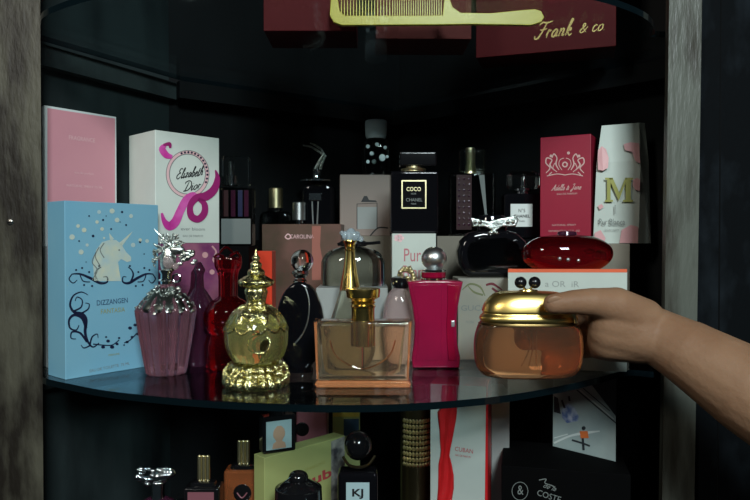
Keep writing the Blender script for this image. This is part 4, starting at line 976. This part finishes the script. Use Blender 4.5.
# portrait bottle on it
zyg = zt(459, .625) + E
t = Thing('perfume_bottle', 'small black bottle with a pale portrait label, on the yellow-green box', 'bottle', 277, .648, zyg, rot=.45); b = t.by
t.box(260, 294, 414, b, 16, bev=2).emit('body', M['black'])
t.box(263, 289, 419, b - 4, .8, y=-8.5, bev=.1).emit('label', M['pcyan'])
t.lathe([(1, b - 5), (8, b - 5), (6, 438), (7, 432), (4, 425), (1, 424)][:0] or [(7, b - 5), (6, 441), (3, 439), (6, 434), (5.5, 428), (2, 424)], sy=.06, x=276, y=-9.2, sm=2).emit('portrait', M['pface'])
t.lathe([(8, 414), (8, 408), (7, 407)], seg=24).emit('cap', M['black'])
t = Thing('perfume_bottle', 'dusky pink bottle with a dark round emblem behind the yellow-green box', 'bottle', 312, .75, LZ); b = t.by
t.box(297, 328, 408, b, 20, bev=3, seg=3).emit('body', M['rosel']); t.ball(303, 427, 7, y=-10, sy=.15).emit('emblem', M['black']); t.box(305, 319, 392, 408, 12, bev=2).emit('cap', M['black'])
t = Thing('perfume_box', 'upright yellow and green box left of the black-capped monogram bottle', 'box', 346, .80, LZ); b = t.by
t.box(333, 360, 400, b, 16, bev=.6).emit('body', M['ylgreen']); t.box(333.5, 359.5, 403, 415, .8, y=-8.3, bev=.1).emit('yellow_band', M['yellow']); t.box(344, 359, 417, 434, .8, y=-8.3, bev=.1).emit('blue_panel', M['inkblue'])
t = Thing('perfume_bottle', 'glossy black dome-topped bottle in front of the yellow-green box', 'bottle', 298, .592, LZ); b = t.by
t.lathe([(22, b), (24, b - 4), (24, 500), (21, 488), (12, 482), (9, 481)], sm=3).emit('body', M['black'])
t.lathe([(9, 482), (10, 478), (8, 474), (5, 472.5)], sm=2).emit('cap', M['black'])
t.tube([(276, -6, 497), (281, -10, 484), (292, -12, 474)], .7).tube([(307, -20, 488), (308, -22, 497), (308, -23, 506)], 1.).emit('chrome_bands', M['chrome'])
t = Thing('perfume_bottle', 'dark bottle with a round black cap and a white monogram label', 'bottle', 358, .62, LZ); b = t.by
t.box(338, 378, 470, b, 24, bev=4, seg=3).emit('body', M['blackglass'])
t.ball(358, 446, 14, n=28, sz=1.05).emit('cap', M['black'])
t.tube([(343, -2, 457), (349, -8, 463), (358, -12, 464), (368, -8, 463), (375, -2, 456)], 1.5).emit('brass_collar', M['bronze'])
t.box(346.5, 369.5, 479, 520, 1, y=-12.4, bev=.2).emit('label', M['pcyan'])
t.text('KJ', 358, 490, 11, -13.1, 10, bold=.03).emit('lettering', M['ink'])
t = Thing('perfume_bottle', 'tall gold and bronze cylinder bottle left of the red-ribboned box', 'bottle', 416, .72, LZ); b = t.by
t.lathe([(15, b), (15.5, b - 2), (15.5, 404), (14, 399), (8, 398)], seg=40).emit('body', M['bronze'])
for k in range(9):
    for j in range(9):
        a = -math.pi / 2 + (j - 4) * .22; t.ball(416 + 15.6 * math.cos(a), 418 + k * 5.4, 1.9, y=15.6 * math.sin(a), sz=1.2, n=6)
t.emit('gold_mesh', M['pgold'])
t.lathe([(11, 398), (11, 386), (9, 384)], seg=30).emit('cap', M['bronze'])
# white box with red ribbon
wr = Carton('gift_box', 'tall white box tied with a red ribbon, on the lowest shelf', 'box', xz(430.5, .67), xz(488, .655), LZ, zt(386, .66), .045, M['white2'], mats=[M['ribbon'], M['white_shaded'], M['ribbon']])
bm = bmesh.new(); wr.text(bm, 'CUBAN', 464, 450, 18, 4.4, rot=-.08); wr.text(bm, 'EAU DE PARFUM', 463, 456, 15, 2, rot=-.08); wr.emit('lettering', bm, M['inkred'])
bm = bmesh.new(); wr.poly(bm, [(486.2, 380), (488.4, 380), (487, 560), (484.2, 560)]); wr.emit('red_edge', bm, M['ribbon'])
# ribbon with folds, a thickness of its own
bm = bmesh.new()
cols = 8
rows = [(385, 442, 456), (398, 441, 457), (405, 442, 457), (412, 437.5, 457), (420, 438.5, 456), (430, 440, 454), (440, 440.5, 452), (450, 441.5, 450), (455, 441, 449.5), (464, 439, 452), (475, 438.5, 454), (488, 438, 454), (500, 437, 452), (520, 437, 453)]
grid = []
for (py, xa, xb) in rows:
    row = []
    for c in range(cols + 1):
        x, z = wr.f(xa + (xb - xa) * c / cols, py); row.append(bm.verts.new((x, -wr.d / 2 - .0012 - .0011 * math.sin(c * 1.5 + py * .06), z)))
    grid.append(row)
for i in range(len(grid) - 1):
    for c in range(cols): bm.faces.new((grid[i][c], grid[i][c + 1], grid[i + 1][c + 1], grid[i + 1][c]))
rb = link('ribbon', bm, M['ribbon'], wr.o)
sd = rb.modifiers.new('s', 'SOLIDIFY'); sd.thickness = .0005
bx = Carton('perfume_box', 'narrow grey box right behind the red-ribboned white box', 'box', xz(492, .70), xz(510, .70), LZ, zt(392, .70), .04, M['grey'])
# black bag box
ck = Carton('gift_box', 'black box with white lettering and a round emblem at the bottom right', 'box', xz(502, .645), xz(632, .618), LZ, -.0925, .085, M['mblack'])
bm = bmesh.new(); ck.text(bm, 'COSTE', 549, 496, 24, 6, rot=-.25); ck.text(bm, 'de la', 550, 487, 13, 5, shear=.5, rot=-.25); ck.stroke(bm, [(539, 480), (546, 479), (545, 483), (553, 486), (556, 490)], .9)
ck.emit('lettering', bm, M['inkgrey'])
bm = bmesh.new(); ck.text(bm, '&', 520.5, 490, 6, 9); ck.stroke(bm, [(520 + 8 * math.cos(k * .5236), 491 + 9 * math.sin(k * .5236)) for k in range(13)], .6, 2); ck.emit('emblem', bm, M['inkgrey'])
# aerial photo print standing on it
aa = (.1935, .705); ab = (.2435, .655)
ph = Carton('photo_print', 'aerial street photograph print standing on the black lettered box', 'picture', aa, ab, -.0925 + E, zt(377, .66), .004, M['mblack'], bev=.0003, mats=[M['mblack'], M['asphalt'], M['mblack']])
bm = bmesh.new(); ph.poly(bm, [(585, 376), (616.5, 373), (616.5, 417)]); ph.poly(bm, [(554, 396), (558, 398), (561, 414), (554, 412)]); ph.stroke(bm, [(577, 390), (616, 423)], 1.2, 1); ph.stroke(bm, [(583, 388), (610, 411)], .9, 1)
ph.stroke(bm, [(572, 440), (582, 443), (590, 446)], 1.8); ph.emit('dark_street_print', bm, M['dk'])
bm = bmesh.new(); ph.stroke(bm, [(554, 443), (570, 436), (585, 433), (600, 431)], [2, 2, 3, 1.]); ph.stroke(bm, [(554, 438), (568, 434)], 1.); ph.stroke(bm, [(580, 390), (614, 419)], 1.); ph.emit('pale_line_print', bm, M['white2'], .0004)
bm = bmesh.new(); ph.poly(bm, [(562, 410), (568, 402), (575, 408), (579, 416), (578, 421), (567, 423), (562, 417)]); ph.emit('blue_bundle_print', bm, M['pblue'], .0004)
bm = bmesh.new(); ph.poly(bm, [(580, 431), (588, 431), (589, 438), (581, 438)]); ph.emit('orange_vest_print', bm, M['por'], .0006)
bm = bmesh.new(); ph.disc(bm, 584, 428, 2); ph.stroke(bm, [(583, 438), (584, 450)], 2.2, 1); ph.stroke(bm, [(562, 400), (565, 408)], 2., 1); ph.stroke(bm, [(569, 396), (570, 401)], 2, 1); ph.emit('figure_print', bm, M['dk'], .0006)

# ---------------------------------------------------------------- light and camera
def area(name, loc, target, sx, sy, power, col):
    l = bpy.data.lights.new(name, 'AREA'); l.shape = 'RECTANGLE'; l.size = sx; l.size_y = sy; l.energy = power; l.color = col
    o = bpy.data.objects.new(name, l); COL.objects.link(o); o.location = loc
    o.rotation_euler = (Vector(target) - Vector(loc)).to_track_quat('-Z', 'Y').to_euler()
    return o
area('key_light', (.30, -1.05, 1.02), (0, .68, .05), .40, .40, 34, (.86, .98, 1.))  # added key lamp at the upper front right, its source unseen
area('fill_light', (-.75, -.5, .8), (-.05, .65, .1), .22, .22, 5.0, (1., .95, .84))  # added warm fill lamp at the upper front left, no such source in view
w = bpy.data.worlds.new('room'); S.world = w; w.use_nodes = True
bgn = w.node_tree.nodes['Background']; bgn.inputs[0].default_value = (.10, .14, .16, 1); bgn.inputs[1].default_value = .09
cd = bpy.data.cameras.new('camera'); cam = bpy.data.objects.new('camera', cd); COL.objects.link(cam)
cd.sensor_width = 36; cd.lens = 36 * F / 750; cd.clip_start = .01
cam.location = CAM; cam.rotation_euler = (math.pi / 2 - PITCH, 0, 0)
S.camera = cam
S.view_settings.view_transform = 'Standard'; S.view_settings.look = 'None'; S.view_settings.gamma = 1; S.view_settings.exposure = 0.0
S.view_settings.use_curve_mapping = False
c = S.cycles
try:
    c.use_denoising = True; c.denoiser = 'OPENIMAGEDENOISE'
except Exception: pass
c.max_bounces = 14; c.transmission_bounces = 12; c.transparent_max_bounces = 12; c.glossy_bounces = 6; c.diffuse_bounces = 4
c.sample_clamp_indirect = 4; c.caustics_reflective = True; c.caustics_refractive = True; c.blur_glossy = .5
